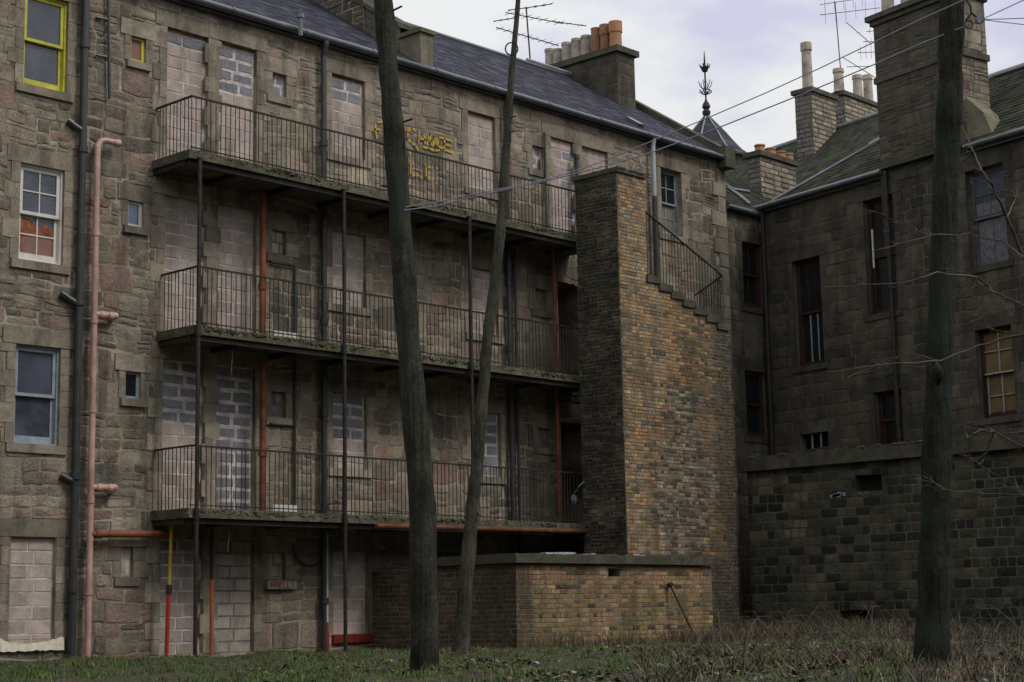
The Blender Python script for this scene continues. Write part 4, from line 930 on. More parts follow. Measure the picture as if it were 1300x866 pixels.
# drainpipes of the right wall
for px,py,r,z0 in((1134,420,.06,3.),(1121,240,.045,9.)):
    s=B(px,py,.12)[0]; mb=MB(); mb.tube([BP(s,BZ,.12),BP(s,z0,.12)],r,12)
    z=BZ-1
    while z>z0: mb.tube([BP(s,z,.12),BP(s,z-.12,.12)],r*1.35,12); z-=1.8
    mb.build('drainpipe',M['iron'],rb)
s=B(975,400,.1)[0]; mb=MB(); mb.tube([(P0.x-.12,-.12,WZ),(P0.x-.12,-.12,1)],.06,10); mb.build('drainpipe',M['iron'],rb)
# brick chimneys behind
def bchim(near,top,right,back,Y,z0,pots,label,pal=LTBR):
    a=onY(*near,Y); x0=a.x; zt=onY(near[0],top,Y).z; x1=onY(right,near[1],Y).x; yb=onX(back,near[1],x0).y
    print(label[:20],x0,x1,Y,yb,zt)
    mb=MB()
    for k,(pl,w) in {'l':(plane((x0,yb,0),(0,-1,0),(0,0,1),(-1,0,0)),yb-Y),'f':(plane((x0,Y,0),(1,0,0),(0,0,1),(0,-1,0)),x1-x0),'r':(plane((x1,Y,0),(0,1,0),(0,0,1),(1,0,0)),yb-Y),'b':(plane((x1,yb,0),(-1,0,0),(0,0,1),(0,1,0)),x1-x0)}.items():
        sheet(mb,pl,0,w,z0,zt,mi=1); stones(mb,pl,courses(0,w,z0,zt,rg,.15,.42,vary=.15),pal if k=='f' else [((.16,.14,.13),2),((.11,.10,.09),2),((.2,.18,.16),1)],rg,rough=False,joint=.03,depth=(.004,.02))  # only the front is pale; shade of the other faces is in their colour
    mb.box((x0-.09,Y-.09,zt),(x1+.09,yb+.09,zt+.14),(.09,.085,.07),2)
    o=mb.build('chimney',[M['block'],M['darkmortar'],M['coping']],rb,label=label)
    for (px,pt,r,mt) in pots:
        yc=(Y+yb)/2-.05; p=onY(px,pt,yc); pot((p.x,yc,zt+.13),max(.25,p.z-zt-.13),r,mt,o)
    return o
bchim((966,240),198,1011,950,1.4,10.2,[(964.5,188,.15,'orangeclay'),(978,190,.15,'orangeclay'),(991,194,.14,'orangeclay'),(1001,195.5,.14,'orangeclay')],'squat brick chimney in the corner with four orange pots')
bchim((1032,170),117,1062,1011,CY2,10.2,[(1023,55,.17,'buffclay')],'tall slim brick chimney with one long pot')
bchim((1072,150),121,1116,1058,CY3,10.5,[(1064,88,.18,'buffclay'),(1088,96,.17,'buffclay'),(1101,96,.17,'buffclay')],'distant brick chimney with three squat pots')
# ================================================================== OUTHOUSE (boundary block)
ox=33.1; yf=onX(952,700,ox).y; zc=onX(975,578,ox).z; zcb=onX(975,597,ox).z; print('outhouse',yf,zc,zcb,onX(1300,700,ox))
oh=empty('outhouse',(34.5,yf-5,0),'long low block-built outhouse with thick mossy flat roof at the foot of the right tenement','outhouse')
OP=plane((ox,yf,0),(0,-1,0),(0,0,1),(-1,0,0)); OL=13.
def O(x,y): p=onX(x,y,ox); return (yf-p.y,p.z)
dk=[px_rect((1085,604),(1120,622),O),px_rect((1066,775),(1106,812),O)]
mb=MB(); sheet(mb,OP,0,OL,-.3,zcb,[(*d,.25) for d in dk],mi=1)
for a,b,e,f in dk: mb.face([OP(a,e,-.24),OP(b,e,-.24),OP(b,f,-.24),OP(a,f,-.24)],(.01,.01,.01),0)
pk=O(985,658)
def ocol(c,u,v,r):
    if u<1.6 and v>2.2 and r.random()<.55: return (.19,.14,.10)
    if u>5 and r.random()<.3: return tuple(x*.8 for x in c)
    return c
stones(mb,OP,courses(0,OL,0,zcb,rg,.205,.42,hdr=1,vary=.12),OUTB,rg,holes=dk,rough=True,depth=(.003,.012),joint=.022,colf=ocol,jit=.005,vv=.2)
mb.face([(ox,yf,-.3),(36.9,yf,-.3),(36.9,yf,zcb),(ox,yf,zcb)],(1,1,1),1); mb.face([(ox,yf-OL,-.3),(36.4,yf-OL,-.3),(36.4,yf-OL,zcb),(ox,yf-OL,zcb)],(1,1,1),1)
mb.build('wall',[M['darkstone'],M['darkmortar']],oh)
ye_=onX(940,590,ox-.15).y
mb=MB(); mb.box((ox-.16,yf-OL,zcb),(36.4,max(yf+.1,ye_),zc-.02)); 
for i in range(90): y=rg.uniform(yf-OL,yf); s=rg.uniform(.03,.08); mb.tube([(ox-.15,y-s,zc-.03),(ox-.13,y+s,zc-.03)],s*.5,6,rough=.3)
mb.build('roof',M['coping'],oh)
p=O(1064,628); mb=MB()
for i in range(9): u=p[0]+rg.uniform(-.16,.16); v=p[1]+rg.uniform(-.05,.05); mb.pbox(OP,u-.04,u+.04,v-.03,v+.04,0,.024,jit=.02)
mb.build('paint_patch',M['scrap'],oh,label='splash of pale paint on one block')
# ================================================================== TURRET
D=78.; ax=onD(897,148,D); tb=onD(897,205,D).z; rad=(onD(952,200,D)-onD(897,200,D)).length; print('turret',ax,tb,rad)
tur=empty('turret',(ax.x,ax.y,0),'distant pointed slate turret roof with pale hip lines and ornate iron finial','turret')
prof=[(1.06,0),(.98,.03),(.8,.16),(.62,.36),(.44,.58),(.26,.78),(.1,.95),(.03,1.)]; Ht=ax.z-tb; ang0=R(22)
mb=MB()
for (r1,t1),(r2,t2) in zip(prof,prof[1:]):
    for j in range(8):
        a,b=ang0+j*math.pi/4,ang0+(j+1)*math.pi/4; rows=3
        for q in range(rows):
            ta,tb_=q/rows,(q+1)/rows; ra1=r1+(r2-r1)*ta; rb1=r1+(r2-r1)*tb_; za=tb+Ht*(t1+(t2-t1)*ta); zb=tb+Ht*(t1+(t2-t1)*tb_); c=pick(SLT,rg); c=(c[0]*.6,c[1]*.62,c[2]*.6)
            mb.face([(ax.x+rad*ra1*math.cos(a),ax.y+rad*ra1*math.sin(a),za),(ax.x+rad*ra1*math.cos(b),ax.y+rad*ra1*math.sin(b),za),(ax.x+rad*rb1*math.cos(b),ax.y+rad*rb1*math.sin(b),zb),(ax.x+rad*rb1*math.cos(a),ax.y+rad*rb1*math.sin(a),zb)],c)
trf=mb.build('roof',M['slate'],tur)
mb=MB()
for j in range(8):
    a=ang0+j*math.pi/4; mb.tube([(ax.x+rad*r*math.cos(a),ax.y+rad*r*math.sin(a),tb+Ht*t+.03) for r,t in prof],.036,6)
mb.build('hip_flashing',M['lead'],trf)
mb=MB(); mb.lathe((ax.x,ax.y,0),[(rad*.9,0),(rad*.9,tb-.1),(rad*1.07,tb-.08),(rad*1.07,tb)],8); mb.build('wall',M['darkmortar'],tur)
px1=onD(898,65,D).z-ax.z
mb=MB(); z=ax.z
def zz(py): return onD(898,py,D).z
mb.lathe((ax.x,ax.y,0),[(.12,zz(149)),(.18,zz(145)),(.2,zz(142)),(.12,zz(139)),(.2,zz(136)),(.16,zz(132)),(.08,zz(129)),(.04,zz(126)),(.04,zz(105)),(.07,zz(104)),(.04,zz(103)),(.04,zz(92)),(.12,zz(91)),(.2,zz(86)),(.21,zz(84)),(.1,zz(86)),(.05,zz(82)),(.04,zz(76)),(.015,zz(65))],12)
for j in range(6):
    a=j*math.pi/3+.3; ca,sa=math.cos(a),math.sin(a); q=lambda r,py:(ax.x+r*ca,ax.y+r*sa,zz(py))
    mb.tube([q(.02,114),q(.14,113),q(.26,109),q(.32,103)],.018,5); mb.tube([q(.02,120),q(.14,119),q(.28,117),q(.25,114),q(.2,116)],.028,5)
    mb.tube([q(.19,86),q(.24,82)],.03,5)
mb.build('finial',M['iron'],tur)
# ================================================================== POLES
def hz0(p): return 0.
def pole(pts,D,label,mtl,base_ext=.5,top_ext=True,knots=()):
    path=[];rad=[]
    for x,y,w in pts: path.append(onD(x,y,D)); rad.append(w/2/FPX*D*1.03)
    # resample
    P_,R_=[],[]
    for i in range(len(path)-1):
        n=9
        for k in range(n): t=k/n; P_.append(path[i].lerp(path[i+1],t)+V3((rg.uniform(-.006,.006),rg.uniform(-.006,.006),0))); R_.append(rad[i]+(rad[i+1]-rad[i])*t)
    P_.append(path[-1]);R_.append(rad[-1])
    R_=[r*(1+.03*math.sin(i*.9)+rg.uniform(-.02,.02))*(1+.08*max(0,1-abs(p.z-hz0(p))/.35)) for i,(r,p) in enumerate(zip(R_,P_))]
    mb=MB(); mb.tube(P_,R_,22,rough=.07)
    for (x,y,r) in knots:
        c=onD(x,y,D-.12); mb.tube([c+V3((0,0,-.12)),c+V3((-.03,-.03,0)),c+V3((0,0,.12))],[.01,r,.01],10,rough=.2)
    return mb.build('wooden_pole',M[mtl],smooth=True,label=label,cat='pole',group='tall wooden poles in the back court')
p1=pole([(541,900,38),(540,850,34),(536,640,33),(518,430,29),(503,215,27),(487,0,24),(476,-140,22)],19.5,'thick green-stained wooden pole leaning left in front of the balconies','pole')
for (x0,y0,x1,y1) in((500,13,510,8),(512,155,524,151),(492,237,484,236)):
    mb=MB(); mb.tube([onD(x0-4 if x1>x0 else x0+4,y0+2,19.5),onD(x0,y0,19.5),onD(x1,y1,19.4)],.012,6); mb.build('climbing_peg',M['iron'],p1)
# black solid painted for the shade inside a hole at its foot
mb=MB(); c=onD(533,838,19.28)
mb.tube([c+V3((0,0,-.2)),c+V3((0,0,.05)),c+V3((-.01,0,.18))],[.07,.05,.01],8); mb.build('hollow_shade',M['dark'],p1)
p2=pole([(582,860,24),(585,830,21),(590,760,18),(600,640,16),(606,590,15),(612,520,14),(619,430,13.5),(628,355,13),(635,300,13),(642,200,11),(649,100,8),(658,0,6),(668,-110,5)],27.,'thin bent wooden pole with small stubs right of the thick one','polelight')
mb=MB()
for (x0,y0,x1,y1) in((645,150,655,147),(645,168,656,166),(622,425,635,428),(600,640,611,655),(606,600,615,560)): mb.tube([onD(x0,y0,27),onD(x1,y1,26.9)],[.02,.012],6)
mb.build('branch_stub',M['twig'],p2)
ring=MB(); c=onD(649.5,62,26.8); ring.tube([c+RT*(8.2/FPX*27*math.cos(t*math.pi/10))+UP*(8.2/FPX*27*math.sin(t*math.pi/10)) for t in range(21)],.012,6); ring.build('wire_loop',M['iron'],p2)
p3=pole([(1181,880,44),(1183,830,41),(1187,680,37),(1192,480,33),(1200,260,32),(1206,130,31),(1208,0,32),(1210,-110,31)],17.5,'dark wooden pole at right carrying the washing line pulley','poledark',knots=[(1190,474,.06)])
# pulley
c=onD(1244,25,17.3); mb=MB(); mb.tube([c-FW*.03,c+FW*.03],.045,14)
pul=mb.build('pulley',M['scrap'],p3); mb=MB()
mb.tube([onD(*q,17.3) for q in((1226,-2),(1232,8),(1233,16),(1238,20),(1244,25))],.012,6); mb.tube([onD(*q,17.3) for q in((1226,26),(1231,20),(1233,16))],.012,6)
mb.tube([onD(1230+5*math.cos(t*.5),31+5*math.sin(t*.5),17.3) for t in range(13)],.007,5); mb.build('hook',M['iron'],pul)
def line(pts,label,r=.006,D0=17.3,D1=19.2):
    n=len(pts); P_=[]
    L=[0]
    for a,b in zip(pts,pts[1:]): L.append(L[-1]+math.hypot(b[0]-a[0],b[1]-a[1]))
    for (x,y),l in zip(pts,L): P_.append(onD(x,y,D0+(D1-D0)*l/L[-1]))
    mb=MB(); mb.tube(P_,r,6); return mb.build('washing_line',M['cable'],label=label,cat='washing line',group='washing lines between the poles')
line([(1226,-1),(1170,24),(1115,51),(1040,87),(970,119),(900,149),(840,174),(785,197),(740,214),(700,226),(655,236),(600,247),(553,257),(515,263)],'upper of the two washing lines running from the right pole to the thick leaning pole')
line([(1244,26),(1170,55),(1112,81),(1040,111),(970,139),(900,167),(820,196),(760,213),(700,228),(655,238),(600,250),(553,262),(513,267)],'lower of the two washing lines running from the pulley to the thick leaning pole',r=.007)
for q,lab in(((1330,-14),'washing line rising steeply right from the pulley'),((1340,22),'nearly level upper line running right from the pulley'),((1340,36),'slightly falling lower line running right from the pulley')):
    line([(1246,25),q],lab,r=.005,D0=17.3,D1=16.6)
# ================================================================== AERIALS
def aerial(mast,booms,Y,label,els=()):
    mb=MB(); mb.tube([onY(*mast[0],Y),onY(*mast[1],Y)],.022,6); o=mb.build('tv_aerial',M['iron'],label=label,cat='aerial',group='television aerials on the roofs')
    for a,b,n,l in booms:
        mb=MB(); A=onY(*a,Y);B_=onY(*b,Y); mb.tube([A,B_],.014,6)
        for i in range(n):
            p=A.lerp(B_,(i+.5)/n); v=V3((0,.7,0.)) if l>0 else V3((0,0,1)); L=abs(l)
            mb.tube([p-v*L,p+v*L],.007,5)
        mb.build('boom',M['iron'],o)
    return o
aerial(((668,10),(674,88)),[((645,13),(669,10),2,.25),((669,10),(701,5),3,.3),((642,16),(715,30),7,.28),((700,27),(744,33),3,.12),((627,27),(653,23),3,.2),((630,35),(709,58),9,.2)],RY,'spiky television aerial on the left tenement ridge beside the thin pole')
aerial(((1060,2),(1074,172)),[((1041,6),(1100,-3),5,-.35),((1041,19),(1117,10),6,-.35),((1074,28),(1105,55),1,.1),((1070,73),(1117,102),1,.1),((1075,85),(1105,84),8,.08)],8.,'tall television aerial beside the distant brick chimney with squat pots')
aerial(((1110,35),(1112,75)),[((1100,40),(1116,39),2,-.12),((1096,53),(1116,53),3,-.15),((1089,67),(1116,66),4,-.25)],7.,'small television aerial half hidden by the wallhead chimney')
# ================================================================== BARE TREE AT RIGHT
def twig(mb,pts,D,r0,r1):
    P_=[];R_=[]
    n=len(pts)
    for i in range(n-1):
        for k in range(4):
            t=k/4; x=pts[i][0]+(pts[i+1][0]-pts[i][0])*t+rg.uniform(-1,1); y=pts[i][1]+(pts[i+1][1]-pts[i][1])*t+rg.uniform(-1.2,1.2); P_.append(onD(x,y,D+.25*math.sin(i+k*.3))); R_.append(r0+(r1-r0)*(i+t)/(n-1))
    P_.append(onD(*pts[-1],D)); R_.append(r1); mb.tube(P_,R_,6,rough=.08)
bt=empty('bare_tree',onD(1420,900,13.5)*1.0,'leafless tree whose thin branches reach in from the right edge','tree')
mb=MB(); mb.tube([onD(1425,1000,13.5),onD(1420,700,13.5),onD(1425,420,13.5),onD(1410,150,13.5),onD(1400,-60,13.5)],[.16,.14,.11,.08,.04],12,rough=.05); mb.build('trunk',M['twig'],bt)
BR=[([(1420,520),(1330,370),(1300,328),(1278,277),(1262,240),(1246,216),(1235,190),(1215,150)],.03,.005),
([(1300,326),(1270,306),(1230,298),(1185,299),(1140,310),(1108,320)],.012,.004),([(1262,302),(1240,290),(1225,282)],.008,.003),
([(1423,470),(1300,388),(1262,371),(1242,352),(1190,346),(1150,359),(1100,362),(1048,364)],.022,.004),([(1262,371),(1250,362),(1225,345),(1195,340)],.01,.004),
([(1421,400),(1300,424),(1240,440),(1195,458),(1130,463),(1050,472)],.022,.004),([(1195,458),(1150,448),(1115,462),(1075,480)],.008,.003),
([(1300,424),(1262,418),(1225,402)],.008,.003),([(1185,299),(1165,293),(1140,282),(1110,268),(1080,262)],.006,.002),
([(1420,620),(1300,567),(1262,548),(1247,545),(1230,552)],.016,.005),([(1262,548),(1252,575),(1244,590),(1232,580),(1227,550)],.009,.004),
([(1424,650),(1300,629),(1250,627),(1200,622),(1172,604)],.015,.004),([(1244,590),(1280,610),(1300,625)],.006,.004),([(1300,560),(1285,590),(1292,620)],.006,.003),
([(1200,622),(1185,612),(1160,608)],.005,.003),([(1278,277),(1290,250),(1298,215),(1310,180)],.012,.004),([(1240,352),(1225,372),(1205,380)],.005,.002),([(1300,388),(1285,400),(1255,398),(1230,410)],.006,.002)]
for pts,a,b in BR:
    a*=.62;b*=.7; mb=MB(); twig(mb,pts,13.5,a,b)
    # side shoots
    for i in range(1,len(pts)-1):
        for _ in range(2):
            x,y=pts[i]
            if x>1310: continue
            dx,dy=rg.uniform(-22,-6),rg.uniform(-14,14); twig(mb,[(x,y),(x+dx*.5,y+dy*.6),(x+dx*1.3,y+dy)],13.5,max(.0025,b),.0012)
    mb.build('branch',M['twig'],bt)
# ================================================================== SMALL THINGS
def thingbox(name,mtl,p,q,label,cat,jit=0,group=None):
    mb=MB(); mb.pbox(plane((0,0,0),(1,0,0),(0,1,0),(0,0,1)),p[0],q[0],p[1],q[1],p[2],q[2],jit=jit); return tag(mb.build(name,M[mtl]),label,cat,group)
for px0,px1,py,k,w in((346,376,421,1,'middle'),(345,376,637,2,'lowest')):
    a=onY(px0,py,-.8);b=onY(px1,py,-.8); thingbox('white_plank','white',(a.x,-.85,DZ[k]+.03),(b.x,-.75,DZ[k]+.15),'white board lying on the %s balcony deck beside the red pipe'%w,'board')
a=onY(363,212,-.9);b=onY(380,217,-.9); thingbox('paper_scrap','scrap',(a.x,-.95,DZ[0]+.0),(b.x,-.85,DZ[0]+.09),'crumpled pale blue scrap on the uppermost balcony','litter',jit=.03)
mb=MB(); a=onY(218.5,655,-.35); m=onY(214.5,748,-.35); b=onY(211,838,-.35)
mb.tube([a,m],.03,10); o=tag(mb.build('painted_pole',M['ochre']),'slim pole, yellow above and red below, standing before the ground floor doorway','pole')
mb=MB(); mb.tube([m,b],.038,10); mb.build('lower_half',M['redpole'],o); mb=MB(); mb.tube([m+(a-m)*.06,m-(a-m)*.06],.055,10); mb.build('coupling',M['iron'],o)
mb=MB(); a=onY(268.5,736,-.3); b=onY(268,836,-.3); mb.tube([a,b],.03,10); o=tag(mb.build('painted_pole',M['orange']),'short orange pole standing between the two blocked ground floor doorways','pole')
mb=MB(); mb.tube([a,a+V3((0,0,.9))],.03,8); mb.build('upper_half',M['iron'],o)
# hanging wires under the decks
for px,y0,y1,z0 in((293,425,475,0),(289,650,700,0)):
    a=onY(px+4,y0,-.9); b=onY(px,y1,-.9); mb=MB(); mb.tube([(a.x,-.9,DZ[1]-.14 if y0<500 else DZ[2]-.14),(b.x,-.9,b.z)],.009,5)
    tag(mb.build('hanging_wire',M['twig']),'thin wire hanging under the %s balcony near its left end'%('middle' if y0<500 else 'lowest'),'wire')
# ================================================================== GROUND
def hz(x,y):
    d=y+25.6
    z=0.
    t=max(0,min(1,(15-math.hypot(x*.8,d))/11)); z-=.95*t*t*(3-2*t)
    z+=.27*math.exp(-(((x-31)/2.2)**2+((y+5.)/2.5)**2))*(1+.25*math.sin(x*2.3)*math.sin(y*1.9)); z+=.05*math.exp(-(((x-24)/5.)**2+((y+9)/3)**2))
    z+=.045*math.sin(x*1.3+y*.7)+.025*math.sin(x*3.1-y*2.3)+.015*math.sin(x*7+y*5)
    if x>33: z+=.1*min(1,(x-33)/2)
    return z
mb=MB(); xs=[-400,-120,-40,-15]+[ -6+i*.35 for i in range(130)]+[48,70,130,420]; ys=[-420,-150,-60,-36]+[-30+i*.35 for i in range(92)]+[6,15,40,130,450]
n0=0
for y in ys:
    for x in xs: mb.v.append((x,y,hz(x,y)+(rg.uniform(-.02,.02) if -6<x<40 and -30<y<2 else 0)))
w=len(xs)
for j in range(len(ys)-1):
    for i in range(w-1): mb.f.append((j*w+i,j*w+i+1,(j+1)*w+i+1,(j+1)*w+i)); mb.c.append((1,1,1)); mb.m.append(0)
mb.build('ground',M['ground'],smooth=True,kind='structure')
GC=[((.075,.135,.028),4),((.105,.17,.04),3),((.16,.18,.065),1.8),((.20,.18,.09),.9),((.05,.10,.024),3)]
DC=[((.14,.11,.07),3),((.26,.22,.155),1.2),((.08,.064,.042),5),((.05,.042,.03),5)]
def blades(name,n,reg,h,pal,label,wd=.008,dens=None,lean=.5):
    mb=MB()
    k=0
    while k<n:
        x,y=reg()
        if not(X0<x<33.5) or (shx0-.05<x<shx1+.05 and y>shy-.02) or (TX0<x<32.3 and y>-2.35) or y>-.03: continue
        m=rg.randint(3,6); c0=pick(pal,rg,.2)
        for _ in range(m):
            bx,by=x+rg.gauss(0,.03),y+rg.gauss(0,.03); z=hz(bx,by)-.03; H_=rg.uniform(*h); a=rg.uniform(0,6.28); lx,ly=math.cos(a)*H_*lean*rg.random(),math.sin(a)*H_*lean*rg.random(); px_,py_=-math.sin(a)*wd,math.cos(a)*wd
            if rg.random()<.5: px_,py_=wd*RT.x*1.0,wd*RT.y
            c=tuple(q*rg.uniform(.8,1.25) for q in c0)
            mb.face([(bx-px_,by-py_,z),(bx+px_,by+py_,z),(bx+lx*.4+px_*.6,by+ly*.4+py_*.6,z+H_*.6),(bx+lx*.4-px_*.6,by+ly*.4-py_*.6,z+H_*.6)],c)
            mb.face([(bx+lx*.4-px_*.6,by+ly*.4-py_*.6,z+H_*.6),(bx+lx*.4+px_*.6,by+ly*.4+py_*.6,z+H_*.6),(bx+lx,by+ly,z+H_)],c); k+=1
    return mb.build(name,M['grass'],kind='stuff',label=label)
def wedge(D0,D1,x0=-60,x1=1360,pw=1.):
    def f():
        D=D0+(D1-D0)*rg.random()**pw; p=onD(rg.uniform(x0,x1),800,D); return p.x,p.y
    return f
def patchy(f,s=1.1,th=.0):
    def g():
        while True:
            x,y=f()
            if math.sin(x*s+1.7*math.sin(y*s*.8))+math.sin(y*s*1.3+x*.6)+rg.uniform(-1.1,1.1)>th: return x,y
    return g
def strip(x0,x1,y0,y1): return lambda:(rg.uniform(x0,x1),rg.uniform(y0,y1))
blades('grass',95000,patchy(wedge(15,33,-60,1150),th=-.9),(.02,.085),GC,'short rough green grass along the foot of the buildings',wd=.006,lean=.9)
blades('tall_grass',1500,patchy(wedge(15.5,30,-20,760),2.,.6),(.06,.17),GC,'taller tufts of green grass',wd=.006,lean=.9)
blades('dead_grass',12000,patchy(wedge(15,32,200,1340),1.7,.3),(.02,.07),DC,'short dead straw among the green grass',wd=.006,lean=1.3)
blades('dead_grass',1800,patchy(strip(22.9,30,-6,-3.95),3.,.1),(.1,.38),DC,'dry pale stalks in front of the brick shed',wd=.005,lean=.5)
blades('brambles',6500,patchy(strip(26.5,32.9,-11,-2.4),2.,-.2),(.08,.42),DC,'dead brown undergrowth at the right',wd=.005,lean=1.6)
blades('dead_grass',6500,patchy(wedge(15,26,800,1340),2.2,.2),(.04,.24),DC,'dead brown grass in the right foreground',wd=.005,lean=1.6)
for (px,D_) in((540,19.5),(584,27.),(1183,17.5)):
    c_=onD(px,850,D_); blades('tall_grass',260,(lambda c_=c_:(c_.x+rg.gauss(0,.2),c_.y+rg.gauss(0,.2))),(.06,.2),GC[2:4]+DC[:2],'grass tufts round the foot of a wooden pole',wd=.005,lean=.9)
# low arching bramble stems
mb=MB()
for i in range(75):
    p=onD(rg.uniform(860,1320),800,rg.uniform(17,30)); 
    if p.x>32.8 or (p.x<32.4 and p.y>-2.4): continue
    z=hz(p.x,p.y); a=rg.uniform(0,6.28); L=rg.uniform(.4,1.2); h=rg.uniform(.15,.7)
    mb.tube([(p.x+L*t*math.cos(a),p.y+L*t*math.sin(a),z+h*math.sin(math.pi*min(1,t*.9+.05))) for t in(0,.2,.4,.6,.8,1)],[.005,.0045,.004,.003,.0025,.002],5)
mb.build('bramble_stems',M['twig'],kind='stuff',label='arching dead bramble stems')
mb=MB()
DBP=[((.075,.06,.04),5),((.13,.105,.07),4),((.19,.165,.12),2),((.036,.032,.026),2.5),((.04,.06,.025),3),((.4,.41,.45),.3)]
f1=patchy(wedge(15,29,850,1340),1.6,.1); f2=strip(27.5,32.8,-10,-2.5); f3=patchy(wedge(15,28,300,900),2.,1.2)
for i in range(15000):
    x,y=(f1,f2,f3)[rg.choice((0,0,1,1,2))]()
    if x>32.8 or (x<29.2 and y>-4.) or (x<32.4 and y>-2.4): continue
    z=hz(x,y)+rg.uniform(-.01,.05)*(1.6 if x>27 else 1); s=rg.uniform(.01,.032); c=pick(DBP,rg,.25); a=rg.uniform(0,6.28); b=rg.uniform(-.7,.7)
    if rg.random()<.18: s*=.6
    u_=V3((math.cos(a),math.sin(a),b*.6)); v_=V3((-math.sin(a),math.cos(a),rg.uniform(-.6,.9))); o_=V3((x,y,z)); k=rg.uniform(.3,1)
    mb.face([o_-u_*s-v_*s*k,o_+u_*s-v_*s*k*.8,o_+u_*s*.9+v_*s*k,o_-u_*s*.7+v_*s*k*1.1],c)
mb.build('leaf_litter',M['grass'],kind='stuff',label='dead leaves and scraps matted over the ground')
# stones and rubbish in the undergrowth
for i in range(40):
    px=rg.choice([rg.uniform(900,1300),rg.uniform(900,1300),rg.uniform(560,900)]); D=rg.uniform(17,29); p=onD(px,800,D)
    if p.x>32.5 or (p.x<29.2 and p.y>-4.2) or (p.x<32.4 and p.y>-2.6): continue
    s=rg.uniform(.025,.07); z=hz(p.x,p.y)-.01; mb=MB(); n=7
    mb.tube([(p.x,p.y,z-s*.3),(p.x,p.y,z+s*.1),(p.x+s*.1,p.y,z+s*.5),(p.x+s*.1,p.y,z+s*.6)],[s*.9,s*1.2,s*.8,s*.2],n,rough=.45)
    light=rg.random()<.35
    tag(mb.build('litter' if light else 'rubble_stone',M['scrap'] if light else M['darkmortar']),'scrap of pale rubbish lying in the undergrowth' if light else 'rough stone lying in the undergrowth','litter' if light else 'stone','pale rubbish in the undergrowth' if light else 'loose stones in the undergrowth')
mb=MB(); a=onZ(494,842,.03); b=onZ(510,846,.03); 
a=onD(494,840,24.);b=onD(511,845,24.); mb.tube([a,b],.035,8); tag(mb.build('litter',M['scrap']),'pale blue tube lying in the grass left of the thick leaning pole','litter')
# ---- unseen blocks added behind and left of the camera to shade the court; panes reflect them
def court(x0,x1,y0,y1,H_,label,face):
    e=empty('tenement',((x0+x1)/2,(y0+y1)/2,0),label,'building')
    mb=MB(); mb.box((x0,y0,-1.5),(x1,y1,H_),(.17,.15,.12)); mb.build('wall',M['darkstone'],e)
    mb=MB(); a=.3
    if x1-x0>y1-y0: ym=(y0+y1)/2; P_=[(x0-a,y0-a,H_),(x1+a,y0-a,H_),(x1+a,ym,H_+3.),(x0-a,ym,H_+3.),(x0-a,y1+a,H_),(x1+a,y1+a,H_)]
    else: xm=(x0+x1)/2; P_=[(x0-a,y0-a,H_),(x0-a,y1+a,H_),(xm,y1+a,H_+3.),(xm,y0-a,H_+3.),(x1+a,y0-a,H_),(x1+a,y1+a,H_)]
    for f in((0,1,2,3),(4,5,2,3),(0,3,4),(1,5,2),(0,1,5,4)): mb.face([P_[k] for k in f],(.06,.06,.075))
    mb.build('roof',M['slate'],e)
    n=int((x1-x0 if face in'NS' else y1-y0)/3.2)
    for i in range(n):
        for k in range(4):
            z=1.2+3.*k
            if z+1.6>H_: continue
            if face=='N': pl=plane((x0+1.6+3.2*i,y1,z),(1,0,0),(0,0,1),(0,1,0))
            elif face=='S': pl=plane((x0+1.6+3.2*i,y0,z),(1,0,0),(0,0,1),(0,-1,0))
            else: pl=plane((x1,y0+1.6+3.2*i,z),(0,1,0),(0,0,1),(1,0,0))
            mb=MB()
            for (u0,u1,v0,v1) in((-.5,-.42,0,1.6),(.42,.5,0,1.6),(-.42,.42,0,.1),(-.42,.42,1.52,1.6),(-.42,.42,.77,.83)): mb.pbox(pl,u0,u1,v0,v1,.0,.05)
            w_=mb.build('window',M['white'],e); mb=MB(); mb.pbox(pl,-.42,.42,.1,1.52,.0,.02); mb.build('pane',M['glassdark'],w_)
court(-24,66,-49,-39,15.5,'unseen plain tenement block added behind the camera to cut low sky light','N')
court(-20,-9,-38.5,-.5,15.5,'unseen plain tenement block added on the left to shade the court','E')
court(-20,7.9,.1,8.,12.,'unseen plain tenement block added to continue the row on the left','S')
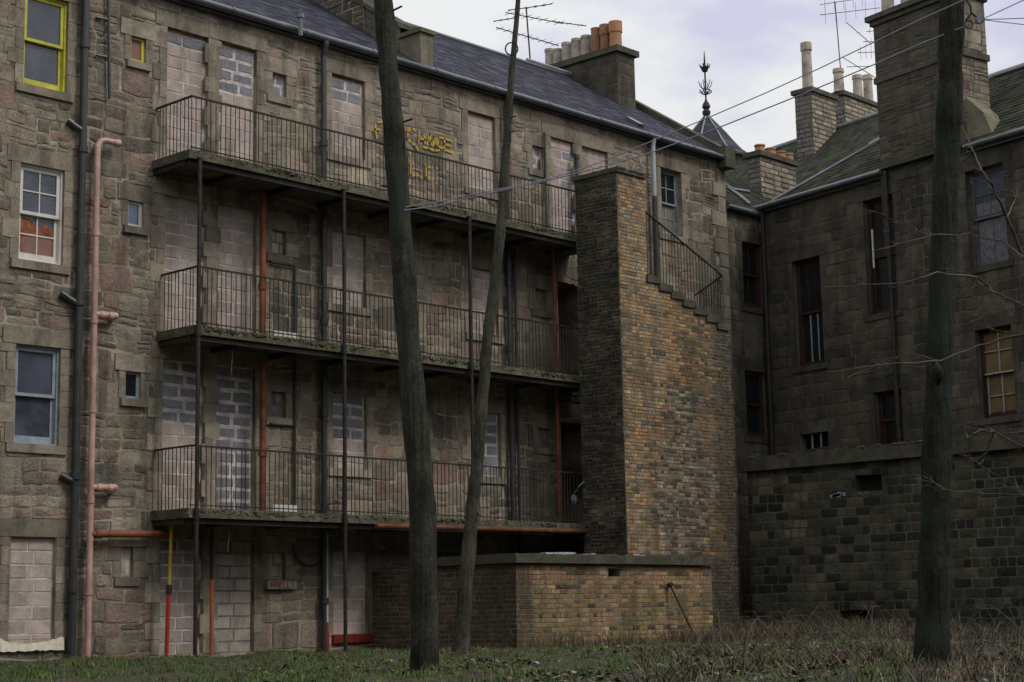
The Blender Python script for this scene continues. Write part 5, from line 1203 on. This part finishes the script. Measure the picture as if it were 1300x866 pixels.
# ================================================================== LIGHT, SKY, CAMERA
w=bpy.data.worlds.new('World'); sc.world=w; w.use_nodes=True; nt=w.node_tree; L=nt.links.new
bg=nt.nodes['Background']; bg.inputs['Strength'].default_value=.1
sky=nt.nodes.new('ShaderNodeTexSky'); sky.sky_type='NISHITA'; sky.sun_disc=False
SEL,SAZ=R(50),R(160)   # azimuth measured from +Y towards +X
sky.sun_elevation=SEL; sky.sun_rotation=SAZ; sky.air_density=1.; sky.dust_density=2.
tc=nt.nodes.new('ShaderNodeTexCoord'); mp=nt.nodes.new('ShaderNodeMapping'); mp.inputs['Scale'].default_value=(1,1,2.2); mp.inputs['Location'].default_value=SKYLOC; L(tc.outputs['Generated'],mp.inputs[0])
n1=nt.nodes.new('ShaderNodeTexNoise'); n1.inputs['Scale'].default_value=SKS; n1.inputs['Detail'].default_value=6; n1.inputs['Roughness'].default_value=.5; L(mp.outputs[0],n1.inputs['Vector'])
cr=nt.nodes.new('ShaderNodeValToRGB'); cr.color_ramp.elements[0].position=.37; cr.color_ramp.elements[0].color=(6.4,6.45,8.1,1); cr.color_ramp.elements[1].position=.475; cr.color_ramp.elements[1].color=(8.7,8.8,8.8,1); L(n1.outputs['Fac'],cr.inputs[0])
mx=nt.nodes.new('ShaderNodeMix'); mx.data_type='RGBA'; mx.inputs[0].default_value=.92; L(sky.outputs[0],mx.inputs[6]); L(cr.outputs[0],mx.inputs[7])
# an overcast sky is brightest overhead: (1 + 2 sin h)
sx_=nt.nodes.new('ShaderNodeSeparateXYZ'); L(tc.outputs['Generated'],sx_.inputs[0]); mrr=nt.nodes.new('ShaderNodeMapRange')
for k,v in((1,.25),(2,1.),(3,1.),(4,ZEN)): mrr.inputs[k].default_value=v
L(sx_.outputs[2],mrr.inputs[0]); vm=nt.nodes.new('ShaderNodeVectorMath'); vm.operation='SCALE'; L(mx.outputs[2],vm.inputs[0]); L(mrr.outputs[0],vm.inputs['Scale']); L(vm.outputs[0],bg.inputs['Color'])
sd=bpy.data.lights.new('sun','SUN'); sd.energy=1.5; sd.angle=R(14); sd.color=(1,.95,.88); so=bpy.data.objects.new('sun',sd); col.objects.link(so)
dirv=V3((math.sin(SAZ)*math.cos(SEL),math.cos(SAZ)*math.cos(SEL),math.sin(SEL))); so.rotation_euler=dirv.to_track_quat('Z','Y').to_euler(); so.location=(10,-40,40)
cam=bpy.data.cameras.new('camera'); co=bpy.data.objects.new('camera',cam); col.objects.link(co); sc.camera=co
cam.sensor_width=36; cam.lens=FPX/1300*36; cam.clip_end=2000; cam.clip_start=.1
from mathutils import Matrix
m=Matrix((RT,UP,-FW)).transposed().to_4x4(); m.translation=C; co.matrix_world=m
sc.render.engine='CYCLES'; sc.view_settings.view_transform='Standard'; sc.view_settings.look='None'; sc.view_settings.exposure=0; sc.view_settings.gamma=1
